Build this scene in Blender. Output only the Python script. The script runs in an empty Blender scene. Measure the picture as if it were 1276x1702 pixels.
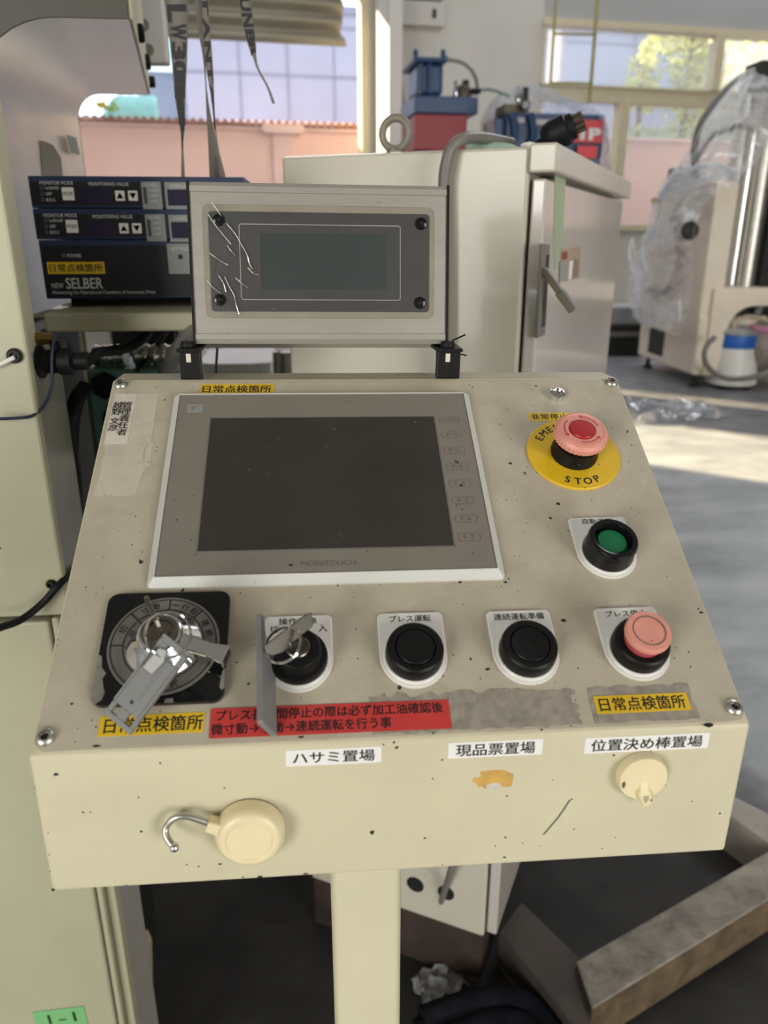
import bpy, bmesh, math, random
from mathutils import Matrix, Vector, Euler
V = Vector
rnd = random.Random(7)
SC = bpy.context.scene
COL = SC.collection
# ---------------------------------------------------------------- camera, sky, sun, openings, exposure
CAM_POS = V((-.0457, -.3506, 1.2972)); CAM_ROT = Euler((math.radians(70), 0, math.radians(-5.093)))
FPX = 1270.0
cd = bpy.data.cameras.new('camera'); cam = bpy.data.objects.new('camera', cd); COL.objects.link(cam)
cam.location = CAM_POS; cam.rotation_euler = CAM_ROT
cd.sensor_fit = 'AUTO'; cd.sensor_width = 36; cd.lens = FPX / 1702 * 36
cd.clip_start = .02; cd.clip_end = 200
cd.dof.use_dof = True; cd.dof.focus_distance = .58; cd.dof.aperture_fstop = 7.6
SC.camera = cam
SC.view_settings.view_transform = 'Standard'; SC.view_settings.look = 'None'
SC.view_settings.exposure = 0.0; SC.view_settings.gamma = 1; SC.view_settings.use_curve_mapping = False
SC.cycles.use_denoising = True
SC.cycles.max_bounces = 10; SC.cycles.transparent_max_bounces = 16
SC.cycles.sample_clamp_indirect = 6
SKY = 2.75
wd = bpy.data.worlds.new('sky'); SC.world = wd; wd.use_nodes = True
bg = wd.node_tree.nodes['Background']; bg.inputs[0].default_value = (.80, .88, 1, 1); bg.inputs[1].default_value = SKY
sd = bpy.data.lights.new('sun', 'SUN'); sd.energy = 21; sd.angle = math.radians(.53); sd.color = (1, .80, .50)
sun = bpy.data.objects.new('sun', sd); COL.objects.link(sun)
el = math.radians(20); sdir = V((.79 * math.cos(el), -.62 * math.cos(el), -math.sin(el)))
sun.rotation_euler = sdir.to_track_quat('-Z', 'Y').to_euler(); sun.location = (-9, 16, 8)
def area(name, loc, target, sx, sy, power, color):
    l = bpy.data.lights.new(name, 'AREA'); l.shape = 'RECTANGLE'; l.size = sx; l.size_y = sy; l.energy = power; l.color = color
    o = bpy.data.objects.new(name, l); COL.objects.link(o); o.location = loc
    o.rotation_euler = (V(target) - V(loc)).to_track_quat('-Z', 'Y').to_euler(); return o
# daylight entering by the two open shutters in the wall behind the photographer
area('rear_opening_daylight', (-4.2, -4.9, 1.75), (-4.2, 0, 1.75), 3.4, 3.1, 256, (1, .96, .84))
area('rear_opening_daylight', (4.2, -4.9, 1.75), (4.2, 0, 1.75), 3.4, 3.1, 236, (1, .94, .84))
# added fill lights over the aisle between console and window wall, none seen
for sx_, sy_ in ((3.6, 3.6), (3.6, 7.6), (-.6, 7.2)): area('overhead_fill', (sx_, sy_, 5.55), (sx_, sy_, 0), 1.6, 3.0, 95, (.95, .97, 1))

# ---------------------------------------------------------------- pixel rays (1276 x 1702) to points at real depths
RM = CAM_ROT.to_matrix()
def ray(x, y): return (RM @ V(((x - 638) / FPX, -(y - 851) / FPX, -1))).normalized()
def onY(x, y, Y): d = ray(x, y); return CAM_POS + d * ((Y - CAM_POS.y) / d.y)
def onX(x, y, X): d = ray(x, y); return CAM_POS + d * ((X - CAM_POS.x) / d.x)
def onZ(x, y, z): d = ray(x, y); return CAM_POS + d * ((z - CAM_POS.z) / d.z)
def onP(x, y, P, n): d = ray(x, y); return CAM_POS + d * ((V(P) - CAM_POS).dot(n) / d.dot(n))
def frame(o, x, y, n):
    m = Matrix.Identity(4)
    for i, a in enumerate((x, y, n)):
        a = V(a).normalized()
        for j in range(3): m[j][i] = a[j]
    for j in range(3): m[j][3] = o[j]
    return m
def loc2(px, py, F, h=0):
    n = F.to_3x3().col[2]; p = onP(px, py, F.translation + n * h, n); q = F.inverted() @ p; return q.x, q.y
def T(x=0, y=0, z=0): return Matrix.Translation((x, y, z))
def RZ(a): return Matrix.Rotation(a, 4, 'Z')
def RX(a): return Matrix.Rotation(a, 4, 'X')
def RY(a): return Matrix.Rotation(a, 4, 'Y')
I4 = Matrix.Identity(4)

# ---------------------------------------------------------------- materials
def srgb(*c): return tuple(((v / 255 + .055) / 1.055) ** 2.4 if v > 10 else v / 255 / 12.92 for v in c)
def node_mat(name):
    m = bpy.data.materials.new(name); m.use_nodes = True
    return m, m.node_tree.nodes, m.node_tree.links, m.node_tree.nodes['Principled BSDF']
def mat(name, col, rough=.5, metal=0., var=.06, vscale=6., specks=0., sscale=140., scol=(.03, .025, .02), bump=0., bscale=60., coat=0.,
        dirt=0., dscale=3., dcol=(.12, .1, .07), stretch=None, spec=None, trans=0., emit=0.):
    m, N, L, b = node_mat(name)
    tc = N.new('ShaderNodeTexCoord'); src = tc.outputs['Object']
    if stretch:
        mp = N.new('ShaderNodeMapping'); mp.inputs['Scale'].default_value = stretch; L.new(src, mp.inputs[0]); src = mp.outputs[0]
    no = N.new('ShaderNodeTexNoise'); no.inputs['Scale'].default_value = vscale; no.inputs['Detail'].default_value = 5; L.new(src, no.inputs['Vector'])
    ra = N.new('ShaderNodeValToRGB'); L.new(no.outputs[0], ra.inputs[0])
    ra.color_ramp.elements[0].position = .3; ra.color_ramp.elements[1].position = .7
    ra.color_ramp.elements[0].color = tuple(c * (1 - var) for c in col) + (1,)
    ra.color_ramp.elements[1].color = tuple(min(1, c * (1 + var)) for c in col) + (1,)
    out = ra.outputs[0]
    def mix(fac, c):
        nonlocal out
        mx = N.new('ShaderNodeMix'); mx.data_type = 'RGBA'; L.new(fac, mx.inputs[0]); L.new(out, mx.inputs[6]); mx.inputs[7].default_value = tuple(c) + (1,); out = mx.outputs[2]
    if dirt:
        n2 = N.new('ShaderNodeTexNoise'); n2.inputs['Scale'].default_value = dscale; n2.inputs['Detail'].default_value = 8; n2.inputs['Roughness'].default_value = .7; L.new(src, n2.inputs['Vector'])
        r2 = N.new('ShaderNodeMapRange'); r2.inputs[1].default_value = .52; r2.inputs[2].default_value = .75; r2.inputs[4].default_value = dirt; L.new(n2.outputs[0], r2.inputs[0]); mix(r2.outputs[0], dcol)
    if specks:
        for sc, th in ((sscale, .19), (sscale * 2.6, .17)):
            vo = N.new('ShaderNodeTexVoronoi'); vo.inputs['Scale'].default_value = sc
            nz = N.new('ShaderNodeTexNoise'); nz.inputs['Scale'].default_value = sc * 3; L.new(src, nz.inputs['Vector'])
            ad = N.new('ShaderNodeVectorMath'); ad.operation = 'MULTIPLY_ADD'; L.new(nz.outputs['Color'], ad.inputs[0]); ad.inputs[1].default_value = (.35 / sc,) * 3; L.new(src, ad.inputs[2])
            L.new(ad.outputs[0], vo.inputs['Vector'])
            sp = N.new('ShaderNodeSeparateColor'); L.new(vo.outputs['Color'], sp.inputs[0])
            cm = N.new('ShaderNodeMath'); cm.operation = 'LESS_THAN'; L.new(sp.outputs[0], cm.inputs[0]); cm.inputs[1].default_value = specks
            sz = N.new('ShaderNodeMath'); sz.operation = 'MULTIPLY'; L.new(sp.outputs[1], sz.inputs[0]); sz.inputs[1].default_value = th
            lt = N.new('ShaderNodeMath'); lt.operation = 'LESS_THAN'; L.new(vo.outputs['Distance'], lt.inputs[0]); L.new(sz.outputs[0], lt.inputs[1])
            ml = N.new('ShaderNodeMath'); ml.operation = 'MULTIPLY'; L.new(cm.outputs[0], ml.inputs[0]); L.new(lt.outputs[0], ml.inputs[1])
            mix(ml.outputs[0], scol)
    L.new(out, b.inputs['Base Color'])
    b.inputs['Roughness'].default_value = rough; b.inputs['Metallic'].default_value = metal
    if coat: b.inputs['Coat Weight'].default_value = coat; b.inputs['Coat Roughness'].default_value = .08
    if spec is not None: b.inputs['Specular IOR Level'].default_value = spec
    if trans: b.inputs['Transmission Weight'].default_value = trans
    if bump:
        n3 = N.new('ShaderNodeTexNoise'); n3.inputs['Scale'].default_value = bscale; n3.inputs['Detail'].default_value = 4; L.new(src, n3.inputs['Vector'])
        bp = N.new('ShaderNodeBump'); bp.inputs['Strength'].default_value = bump; bp.inputs['Distance'].default_value = .01; L.new(n3.outputs[0], bp.inputs['Height']); L.new(bp.outputs[0], b.inputs['Normal'])
    return m
def film(name, alpha=.35, col=(.9, .93, 1), rough=.12, bump=.8, bscale=25, diff=.5, stretch=None):
    """thin clear plastic sheet: transparent + gloss + a little white scatter, crinkled"""
    m, N, L, b = node_mat(name); N.remove(b); o = N['Material Output']
    tr = N.new('ShaderNodeBsdfTransparent'); gl = N.new('ShaderNodeBsdfGlossy'); gl.inputs['Roughness'].default_value = rough
    df = N.new('ShaderNodeBsdfTranslucent'); df.inputs[0].default_value = tuple(col) + (1,)
    d2 = N.new('ShaderNodeBsdfDiffuse'); d2.inputs[0].default_value = tuple(col) + (1,)
    s1 = N.new('ShaderNodeMixShader'); L.new(df.outputs[0], s1.inputs[1]); L.new(d2.outputs[0], s1.inputs[2])
    s2 = N.new('ShaderNodeMixShader'); s2.inputs[0].default_value = diff; L.new(gl.outputs[0], s2.inputs[1]); L.new(s1.outputs[0], s2.inputs[2])
    s3 = N.new('ShaderNodeMixShader'); L.new(tr.outputs[0], s3.inputs[1]); L.new(s2.outputs[0], s3.inputs[2])
    if bump:
        tc = N.new('ShaderNodeTexCoord'); mp = N.new('ShaderNodeMapping'); mp.inputs['Scale'].default_value = stretch or (1, 1, 1); L.new(tc.outputs['Object'], mp.inputs[0])
        n3 = N.new('ShaderNodeTexNoise'); n3.inputs['Scale'].default_value = bscale; n3.inputs['Detail'].default_value = 4; L.new(mp.outputs[0], n3.inputs['Vector'])
        bp = N.new('ShaderNodeBump'); bp.inputs['Strength'].default_value = bump; bp.inputs['Distance'].default_value = .03; L.new(n3.outputs[0], bp.inputs['Height'])
        for s in (gl, df, d2): L.new(bp.outputs[0], s.inputs['Normal'])
        mr = N.new('ShaderNodeMapRange'); mr.inputs[1].default_value = .35; mr.inputs[2].default_value = .7; mr.inputs[3].default_value = alpha * .45; mr.inputs[4].default_value = min(1, alpha * 1.6); L.new(n3.outputs[0], mr.inputs[0]); L.new(mr.outputs[0], s3.inputs[0])
    else: s3.inputs[0].default_value = alpha
    L.new(s3.outputs[0], o.inputs[0]); return m

CREAM = (.60, .55, .385)
M_front = mat('cream_paint', CREAM, .38, var=.05, vscale=9, specks=.05, sscale=70, dirt=.16, dscale=14, dcol=(.36, .31, .22))
M_panel = mat('cream_panel_paint', (.475, .425, .325), .5, var=.08, vscale=40, specks=.26, sscale=115, dirt=.38, dscale=45, dcol=(.3, .26, .19), bump=.04, bscale=500)
M_edge = mat('pale_cream_paint', (.72, .67, .54), .35, var=.05, specks=.03)
M_post = mat('post_cream_paint', (.64, .59, .42), .4, var=.04, vscale=8, specks=.03, sscale=50, dirt=.1, dscale=9, dcol=(.4, .34, .24))
M_press = mat('press_cream_paint', (.45, .435, .30), .42, var=.07, vscale=4, specks=.03, sscale=30, dirt=.25, dscale=5, dcol=(.33, .28, .19))
M_throat = mat('throat_polished_steel', (.96, .92, .88), .27, metal=.8, var=.06, vscale=5, dirt=.3, dscale=8, dcol=(.55, .5, .44), stretch=(1, .3, 1), bump=.12, bscale=20)
M_steel = mat('bare_steel', (.55, .53, .48), .35, metal=.9, var=.12, vscale=20)
M_chrome = mat('chrome', (.82, .82, .82), .07, metal=1, var=.02)
M_nickel = mat('nickel_key', (.26, .235, .19), .32, metal=1, var=.08, vscale=40)
M_alu = mat('brushed_aluminium', (.40, .375, .335), .36, metal=.45, var=.05, vscale=12, specks=.06, sscale=60, stretch=(1, 1, 12))
M_black = mat('black_plastic', (.007, .007, .007), .42, var=.2, vscale=40, specks=.05, sscale=300, scol=(.2, .2, .18), spec=.22)
M_blackgloss = mat('black_gloss', (.006, .006, .007), .14, var=.1)
M_rubber = mat('black_rubber', (.008, .008, .009), .5, var=.3, spec=.2)
M_dark = mat('dark_metal', (.02, .02, .019), .5, var=.3, spec=.3)
M_white = mat('white_plastic', (.72, .70, .66), .4, var=.03, specks=.03, sscale=120, scol=(.2, .18, .14))
M_label = mat('white_sticker', (.80, .78, .75), .45, var=.02)
M_oldlabel = mat('worn_white_sticker', (.62, .58, .49), .55, var=.1, vscale=60, specks=.25, sscale=220, scol=(.3, .26, .2))
M_scrape = mat('scraped_label', (.545, .50, .40), .6, var=.12, vscale=70, specks=.35, sscale=200, scol=(.33, .29, .22), dirt=.7, dscale=70, dcol=(.40, .355, .27))
M_residue = mat('adhesive_residue', (.30, .27, .22), .7, var=.22, vscale=160, specks=.25, sscale=300, scol=(.15, .13, .1), dirt=.5, dscale=90, dcol=(.42, .37, .29))
M_yellow = mat('yellow_sticker', (.72, .47, .02), .4, var=.05, specks=.03, sscale=200)
M_ydisc = mat('yellow_disc', (.74, .47, .015), .38, var=.05, vscale=60, specks=.06, sscale=260, dirt=.2, dscale=60, dcol=(.45, .28, .02))
M_red = mat('red_sticker', (.56, .045, .04), .45, var=.05, vscale=30)
M_ink = mat('black_ink', (.012, .011, .012), .5, var=.1)
M_grayink = mat('grey_ink', (.15, .135, .115), .5, var=.1)
M_whiteink = mat('white_ink', (.62, .62, .62), .5, var=.1)
M_bezel = mat('touch_bezel', (.60, .60, .56), .45, var=.03, specks=.05, sscale=120)
M_tpface = mat('touch_face', (.215, .19, .158), .45, var=.05, vscale=20, specks=.12, sscale=110, dirt=.15, dscale=30, dcol=(.13, .11, .085))
M_lcd = mat('dark_display', (.040, .036, .030), .3, var=.12, vscale=20, specks=.1, sscale=150, scol=(.16, .13, .1))
M_pink = mat('faded_pink_plastic', (.72, .30, .235), .42, var=.07, vscale=80, specks=.06, sscale=260, scol=(.3, .1, .07))
M_pinkdeep = mat('red_pink_plastic', (.46, .07, .09), .4, var=.08)
M_redcap = mat('red_cap', (.40, .012, .018), .35, var=.1)
M_green = mat('green_lens', (.005, .15, .06), .25, var=.1, vscale=40, coat=.3)
M_tag = mat('grey_tag_plastic', (.20, .20, .195), .5, var=.05, vscale=60, specks=.05, sscale=400, scol=(.1, .1, .1))
M_ivory = mat('ivory_plastic', (.78, .67, .42), .33, var=.04, vscale=40, specks=.03, sscale=150)
M_tape = mat('ochre_tape', (.55, .33, .08), .6, var=.15, vscale=120)
M_dial = mat('dial_silver', (.20, .19, .17), .42, metal=.3, var=.05)
M_scuff = mat('scuffed_metal', (.33, .31, .27), .5, metal=.4, var=.2, vscale=150)
M_navy = mat('navy_case', (.018, .03, .075), .4, var=.1)
M_selface = mat('black_fascia', (.008, .008, .012), .45, var=.1)
M_violet = mat('violet_window', (.016, .011, .04), .25, var=.1)
M_selgray = mat('grey_fascia', (.28, .29, .285), .5, var=.04)
M_cab = mat('cabinet_paint', (.54, .505, .42), .32, var=.05, vscale=4, specks=.02, sscale=30, coat=.25, dirt=.12, dscale=6, dcol=(.3, .27, .21))
M_cabdoor = mat('cabinet_door_paint', (.56, .52, .47), .2, var=.05, vscale=3, coat=.5, bump=.05, bscale=4)
M_grayhose = mat('grey_hose', (.17, .16, .145), .45, var=.1)
M_blue = mat('blue_machine_paint', (.012, .048, .13), .38, var=.12, vscale=5)
M_mred = mat('red_machine_paint', (.25, .02, .025), .45, var=.08, vscale=5)
M_greenbox = mat('green_box_paint', (.085, .19, .155), .45, var=.1)
M_mint = mat('pale_green_cloth', (.36, .52, .40), .7, var=.1)
M_foil = mat('silver_foil', (.65, .64, .62), .22, metal=.9, var=.15, vscale=30, bump=.8, bscale=40)
M_wood = mat('dirty_grey_wood', (.25, .225, .19), .8, var=.35, vscale=6, dirt=.7, dscale=9, dcol=(.05, .04, .03), stretch=(3, 3, 3), bump=.3, bscale=30)
M_woodside = mat('brown_sawn_wood', (.115, .078, .042), .8, var=.4, vscale=25, dirt=.5, dscale=10, dcol=(.05, .03, .02))
M_woodred = mat('red_brown_timber', (.035, .021, .016), .75, var=.4, vscale=12)
M_woodplank = mat('pale_plank', (.40, .33, .23), .7, var=.2, vscale=30)
M_wall = mat('painted_wall', (.56, .53, .48), .75, var=.04, vscale=1.2, dirt=.12, dscale=1.0, dcol=(.4, .37, .33))
M_wallg = mat('grey_wall', (.36, .355, .35), .8, var=.04, vscale=1)
M_winframe = mat('ivory_window_frame', (.60, .53, .37), .45, var=.05)
M_ceil = mat('ceiling_boards', (.30, .29, .27), .9, var=.05, vscale=2)
M_pinkwall = mat('pink_render', (.97, .66, .60), .85, var=.05, vscale=1.3, dirt=.3, dscale=1.1, dcol=(.93, .56, .49))
M_coping = mat('pink_coping', (.90, .66, .63), .8, var=.1, vscale=2, dirt=.35, dscale=1.6, dcol=(.75, .28, .10))
M_rooftile = mat('terracotta_tile', (.42, .17, .11), .35, var=.15, coat=.4)
M_panelbld = mat('lavender_cladding', (.27, .31, .44), .6, var=.05, vscale=1.2)
M_slat = mat('corrugated_sheet', (.29, .265, .205), .5, var=.08, vscale=2)
def leaf_mat(name, col):
    m, N, L, b = node_mat(name); o = N['Material Output']; b.inputs['Base Color'].default_value = tuple(col) + (1,); b.inputs['Roughness'].default_value = .45
    tc = N.new('ShaderNodeTexCoord'); no = N.new('ShaderNodeTexNoise'); no.inputs['Scale'].default_value = 6; L.new(tc.outputs['Object'], no.inputs['Vector'])
    ra = N.new('ShaderNodeValToRGB'); L.new(no.outputs[0], ra.inputs[0]); ra.color_ramp.elements[0].position = .35; ra.color_ramp.elements[1].position = .65
    ra.color_ramp.elements[0].color = tuple(c * .6 for c in col) + (1,); ra.color_ramp.elements[1].color = tuple(min(1, c * 1.35) for c in col) + (1,); L.new(ra.outputs[0], b.inputs['Base Color'])
    t = N.new('ShaderNodeBsdfTranslucent'); L.new(ra.outputs[0], t.inputs[0]); mx = N.new('ShaderNodeMixShader'); mx.inputs[0].default_value = .5; L.new(b.outputs[0], mx.inputs[1]); L.new(t.outputs[0], mx.inputs[2]); L.new(mx.outputs[0], o.inputs[0]); return m
M_leaf = leaf_mat('leaf', (.55, .58, .22))
M_bark = mat('bark', (.12, .08, .05), .9, var=.3)
M_mach = mat('machine_cream_paint', (.76, .67, .55), .4, var=.06, vscale=3, dirt=.2, dscale=4, dcol=(.35, .28, .2))
M_cyan = mat('cyan_sheet', (.25, .58, .62), .5, var=.1)
M_vacblue = mat('blue_plastic_band', (.02, .13, .50), .35, var=.06)
M_paper = mat('crumpled_paper', (.30, .30, .30), .7, var=.15, vscale=20, bump=.6, bscale=30)
M_cloth = mat('dark_cloth', (.007, .008, .011), .9, spec=.1, var=.3, vscale=30, bump=.5, bscale=50)
M_postit = mat('green_note', (.20, .50, .20), .6, var=.05)
M_ribbon = mat('grey_webbing', (.17, .155, .13), .75, var=.08, vscale=60, bump=.2, bscale=500)
M_yframe = mat('olive_yellow_tube', (.25, .22, .06), .5, var=.1)
M_glass = film('window_glass', alpha=.20, col=(.95, .97, 1), rough=.05, bump=0, diff=.9)
M_wrap = film('stretch_wrap', alpha=.46, col=(.97, .99, 1), rough=.2, bump=.35, bscale=6, diff=.7, stretch=(1, 1, 3.5))
M_strand = film('wrap_strand_film', alpha=.5, col=(.95, .97, 1), rough=.2, bump=0, diff=.75)
M_sheet = film('crumpled_film', alpha=.62, col=(.7, .73, .8), rough=.12, bump=1, bscale=9, diff=.5)
M_thinfilm = film('peeling_clear_film', alpha=.06, rough=.1, bump=0, diff=.3)
M_crease = film('film_crease', alpha=.5, col=(.8, .78, .7), rough=.2, bump=0, diff=.5)
def floor_mat():
    m, N, L, b = node_mat('concrete_floor'); tc = N.new('ShaderNodeTexCoord')
    n1 = N.new('ShaderNodeTexNoise'); n1.inputs['Scale'].default_value = 2.2; n1.inputs['Detail'].default_value = 9; n1.inputs['Roughness'].default_value = .62
    mp = N.new('ShaderNodeMapping'); mp.inputs['Scale'].default_value = (.7, 1.5, 1); mp.inputs['Rotation'].default_value = (0, 0, .3); L.new(tc.outputs['Object'], mp.inputs[0]); L.new(mp.outputs[0], n1.inputs['Vector'])
    r = N.new('ShaderNodeValToRGB'); L.new(n1.outputs[0], r.inputs[0]); r.color_ramp.elements[0].position = .33; r.color_ramp.elements[1].position = .72
    r.color_ramp.elements[0].color = (.22, .235, .245, 1); r.color_ramp.elements[1].color = (.50, .515, .52, 1)
    # shade around the press and console painted into the floor colour, blotchy outline
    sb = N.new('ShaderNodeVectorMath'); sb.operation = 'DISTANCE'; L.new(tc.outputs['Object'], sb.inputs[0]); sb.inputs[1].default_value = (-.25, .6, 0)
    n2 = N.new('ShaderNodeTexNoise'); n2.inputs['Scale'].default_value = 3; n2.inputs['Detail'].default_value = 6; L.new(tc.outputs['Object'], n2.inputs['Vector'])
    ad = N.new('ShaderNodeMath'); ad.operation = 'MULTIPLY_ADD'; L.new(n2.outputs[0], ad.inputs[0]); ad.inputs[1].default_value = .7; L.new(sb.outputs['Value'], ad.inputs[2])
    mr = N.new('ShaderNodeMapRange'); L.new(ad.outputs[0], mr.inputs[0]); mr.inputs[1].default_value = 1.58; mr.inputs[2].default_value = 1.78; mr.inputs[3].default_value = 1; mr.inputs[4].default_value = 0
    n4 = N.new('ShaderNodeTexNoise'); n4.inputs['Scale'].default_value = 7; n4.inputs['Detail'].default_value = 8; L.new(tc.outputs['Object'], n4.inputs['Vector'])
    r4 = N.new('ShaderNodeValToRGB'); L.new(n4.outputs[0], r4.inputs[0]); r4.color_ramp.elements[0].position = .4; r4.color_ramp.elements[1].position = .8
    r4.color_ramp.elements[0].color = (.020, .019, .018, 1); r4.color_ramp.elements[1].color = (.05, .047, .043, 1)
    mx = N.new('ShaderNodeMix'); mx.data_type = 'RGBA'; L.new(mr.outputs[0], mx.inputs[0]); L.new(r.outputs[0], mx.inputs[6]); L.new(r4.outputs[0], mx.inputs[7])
    # dark reflections of the machines painted into the far floor as a darker strip
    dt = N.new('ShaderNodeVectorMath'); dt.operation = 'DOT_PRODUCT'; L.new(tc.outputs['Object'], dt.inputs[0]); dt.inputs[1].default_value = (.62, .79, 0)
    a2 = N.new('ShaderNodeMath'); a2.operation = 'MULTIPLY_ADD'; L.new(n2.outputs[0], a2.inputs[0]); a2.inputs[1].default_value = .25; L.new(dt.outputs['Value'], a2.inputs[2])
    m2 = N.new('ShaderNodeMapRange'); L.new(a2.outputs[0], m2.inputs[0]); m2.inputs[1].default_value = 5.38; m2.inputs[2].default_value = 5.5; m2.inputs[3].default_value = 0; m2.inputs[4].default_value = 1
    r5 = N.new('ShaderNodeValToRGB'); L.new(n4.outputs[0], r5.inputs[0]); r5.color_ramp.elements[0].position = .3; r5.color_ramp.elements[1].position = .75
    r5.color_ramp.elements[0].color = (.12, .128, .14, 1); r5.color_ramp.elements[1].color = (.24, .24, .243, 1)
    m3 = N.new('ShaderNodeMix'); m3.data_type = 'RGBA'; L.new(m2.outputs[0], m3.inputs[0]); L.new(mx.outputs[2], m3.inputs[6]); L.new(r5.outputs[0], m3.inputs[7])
    L.new(m3.outputs[2], b.inputs['Base Color'])
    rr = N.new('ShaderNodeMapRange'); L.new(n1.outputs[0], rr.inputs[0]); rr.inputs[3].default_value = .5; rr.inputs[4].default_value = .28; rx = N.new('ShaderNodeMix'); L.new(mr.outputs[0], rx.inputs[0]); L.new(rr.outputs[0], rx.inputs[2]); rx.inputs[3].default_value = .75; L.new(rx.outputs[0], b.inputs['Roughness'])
    bp = N.new('ShaderNodeBump'); bp.inputs['Strength'].default_value = .12; bp.inputs['Distance'].default_value = .01; L.new(n4.outputs[0], bp.inputs['Height']); L.new(bp.outputs[0], b.inputs['Normal'])
    return m
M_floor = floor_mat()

# ---------------------------------------------------------------- mesh helpers
ORG = {}
_txt = {}
def text_mesh(body, bold=0., space=1.):
    k = (body, space)
    if k not in _txt:
        cu = bpy.data.curves.new('t', 'FONT'); cu.body = body; cu.space_character = space; cu.resolution_u = 3; cu.align_x = 'CENTER'
        o = bpy.data.objects.new('t', cu); COL.objects.link(o); bpy.context.view_layer.update()
        me = o.to_mesh(); vs = [v.co.copy() for v in me.vertices]; fs = [tuple(p.vertices) for p in me.polygons]; o.to_mesh_clear()
        bpy.data.objects.remove(o); bpy.data.curves.remove(cu)
        x0 = min(v.x for v in vs); x1 = max(v.x for v in vs); y0 = min(v.y for v in vs); y1 = max(v.y for v in vs)
        _txt[k] = ([V((v.x - (x0 + x1) / 2, v.y - (y0 + y1) / 2, 0)) for v in vs], fs, x1 - x0, y1 - y0)
    return _txt[k]
def spline(pts, n=8, closed=False):
    P = [V(p) for p in pts]; out = []
    N_ = len(P); rng = range(N_ if closed else N_ - 1)
    for i in rng:
        a = P[(i - 1) % N_] if (closed or i > 0) else P[0]; b = P[i]; c = P[(i + 1) % N_]; d = P[(i + 2) % N_] if (closed or i + 2 < N_) else P[-1]
        for k in range(n):
            t = k / n
            out.append(.5 * ((2 * b) + (c - a) * t + (2 * a - 5 * b + 4 * c - d) * t * t + (3 * b - a - 3 * c + d) * t ** 3))
    if not closed: out.append(P[-1])
    return out
def rrect(w, h, r, n=5, cx=0, cy=0):
    o = []
    for sx, sy, a0 in ((1, 1, 0), (-1, 1, 90), (-1, -1, 180), (1, -1, 270)):
        for k in range(n + 1):
            a = math.radians(a0 + 90 * k / n); o.append((cx + sx * (w / 2 - r) + r * math.cos(a), cy + sy * (h / 2 - r) + r * math.sin(a)))
    return o
def circ(r, n=32, cx=0, cy=0): return [(cx + r * math.cos(2 * math.pi * k / n), cy + r * math.sin(2 * math.pi * k / n)) for k in range(n)]
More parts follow.
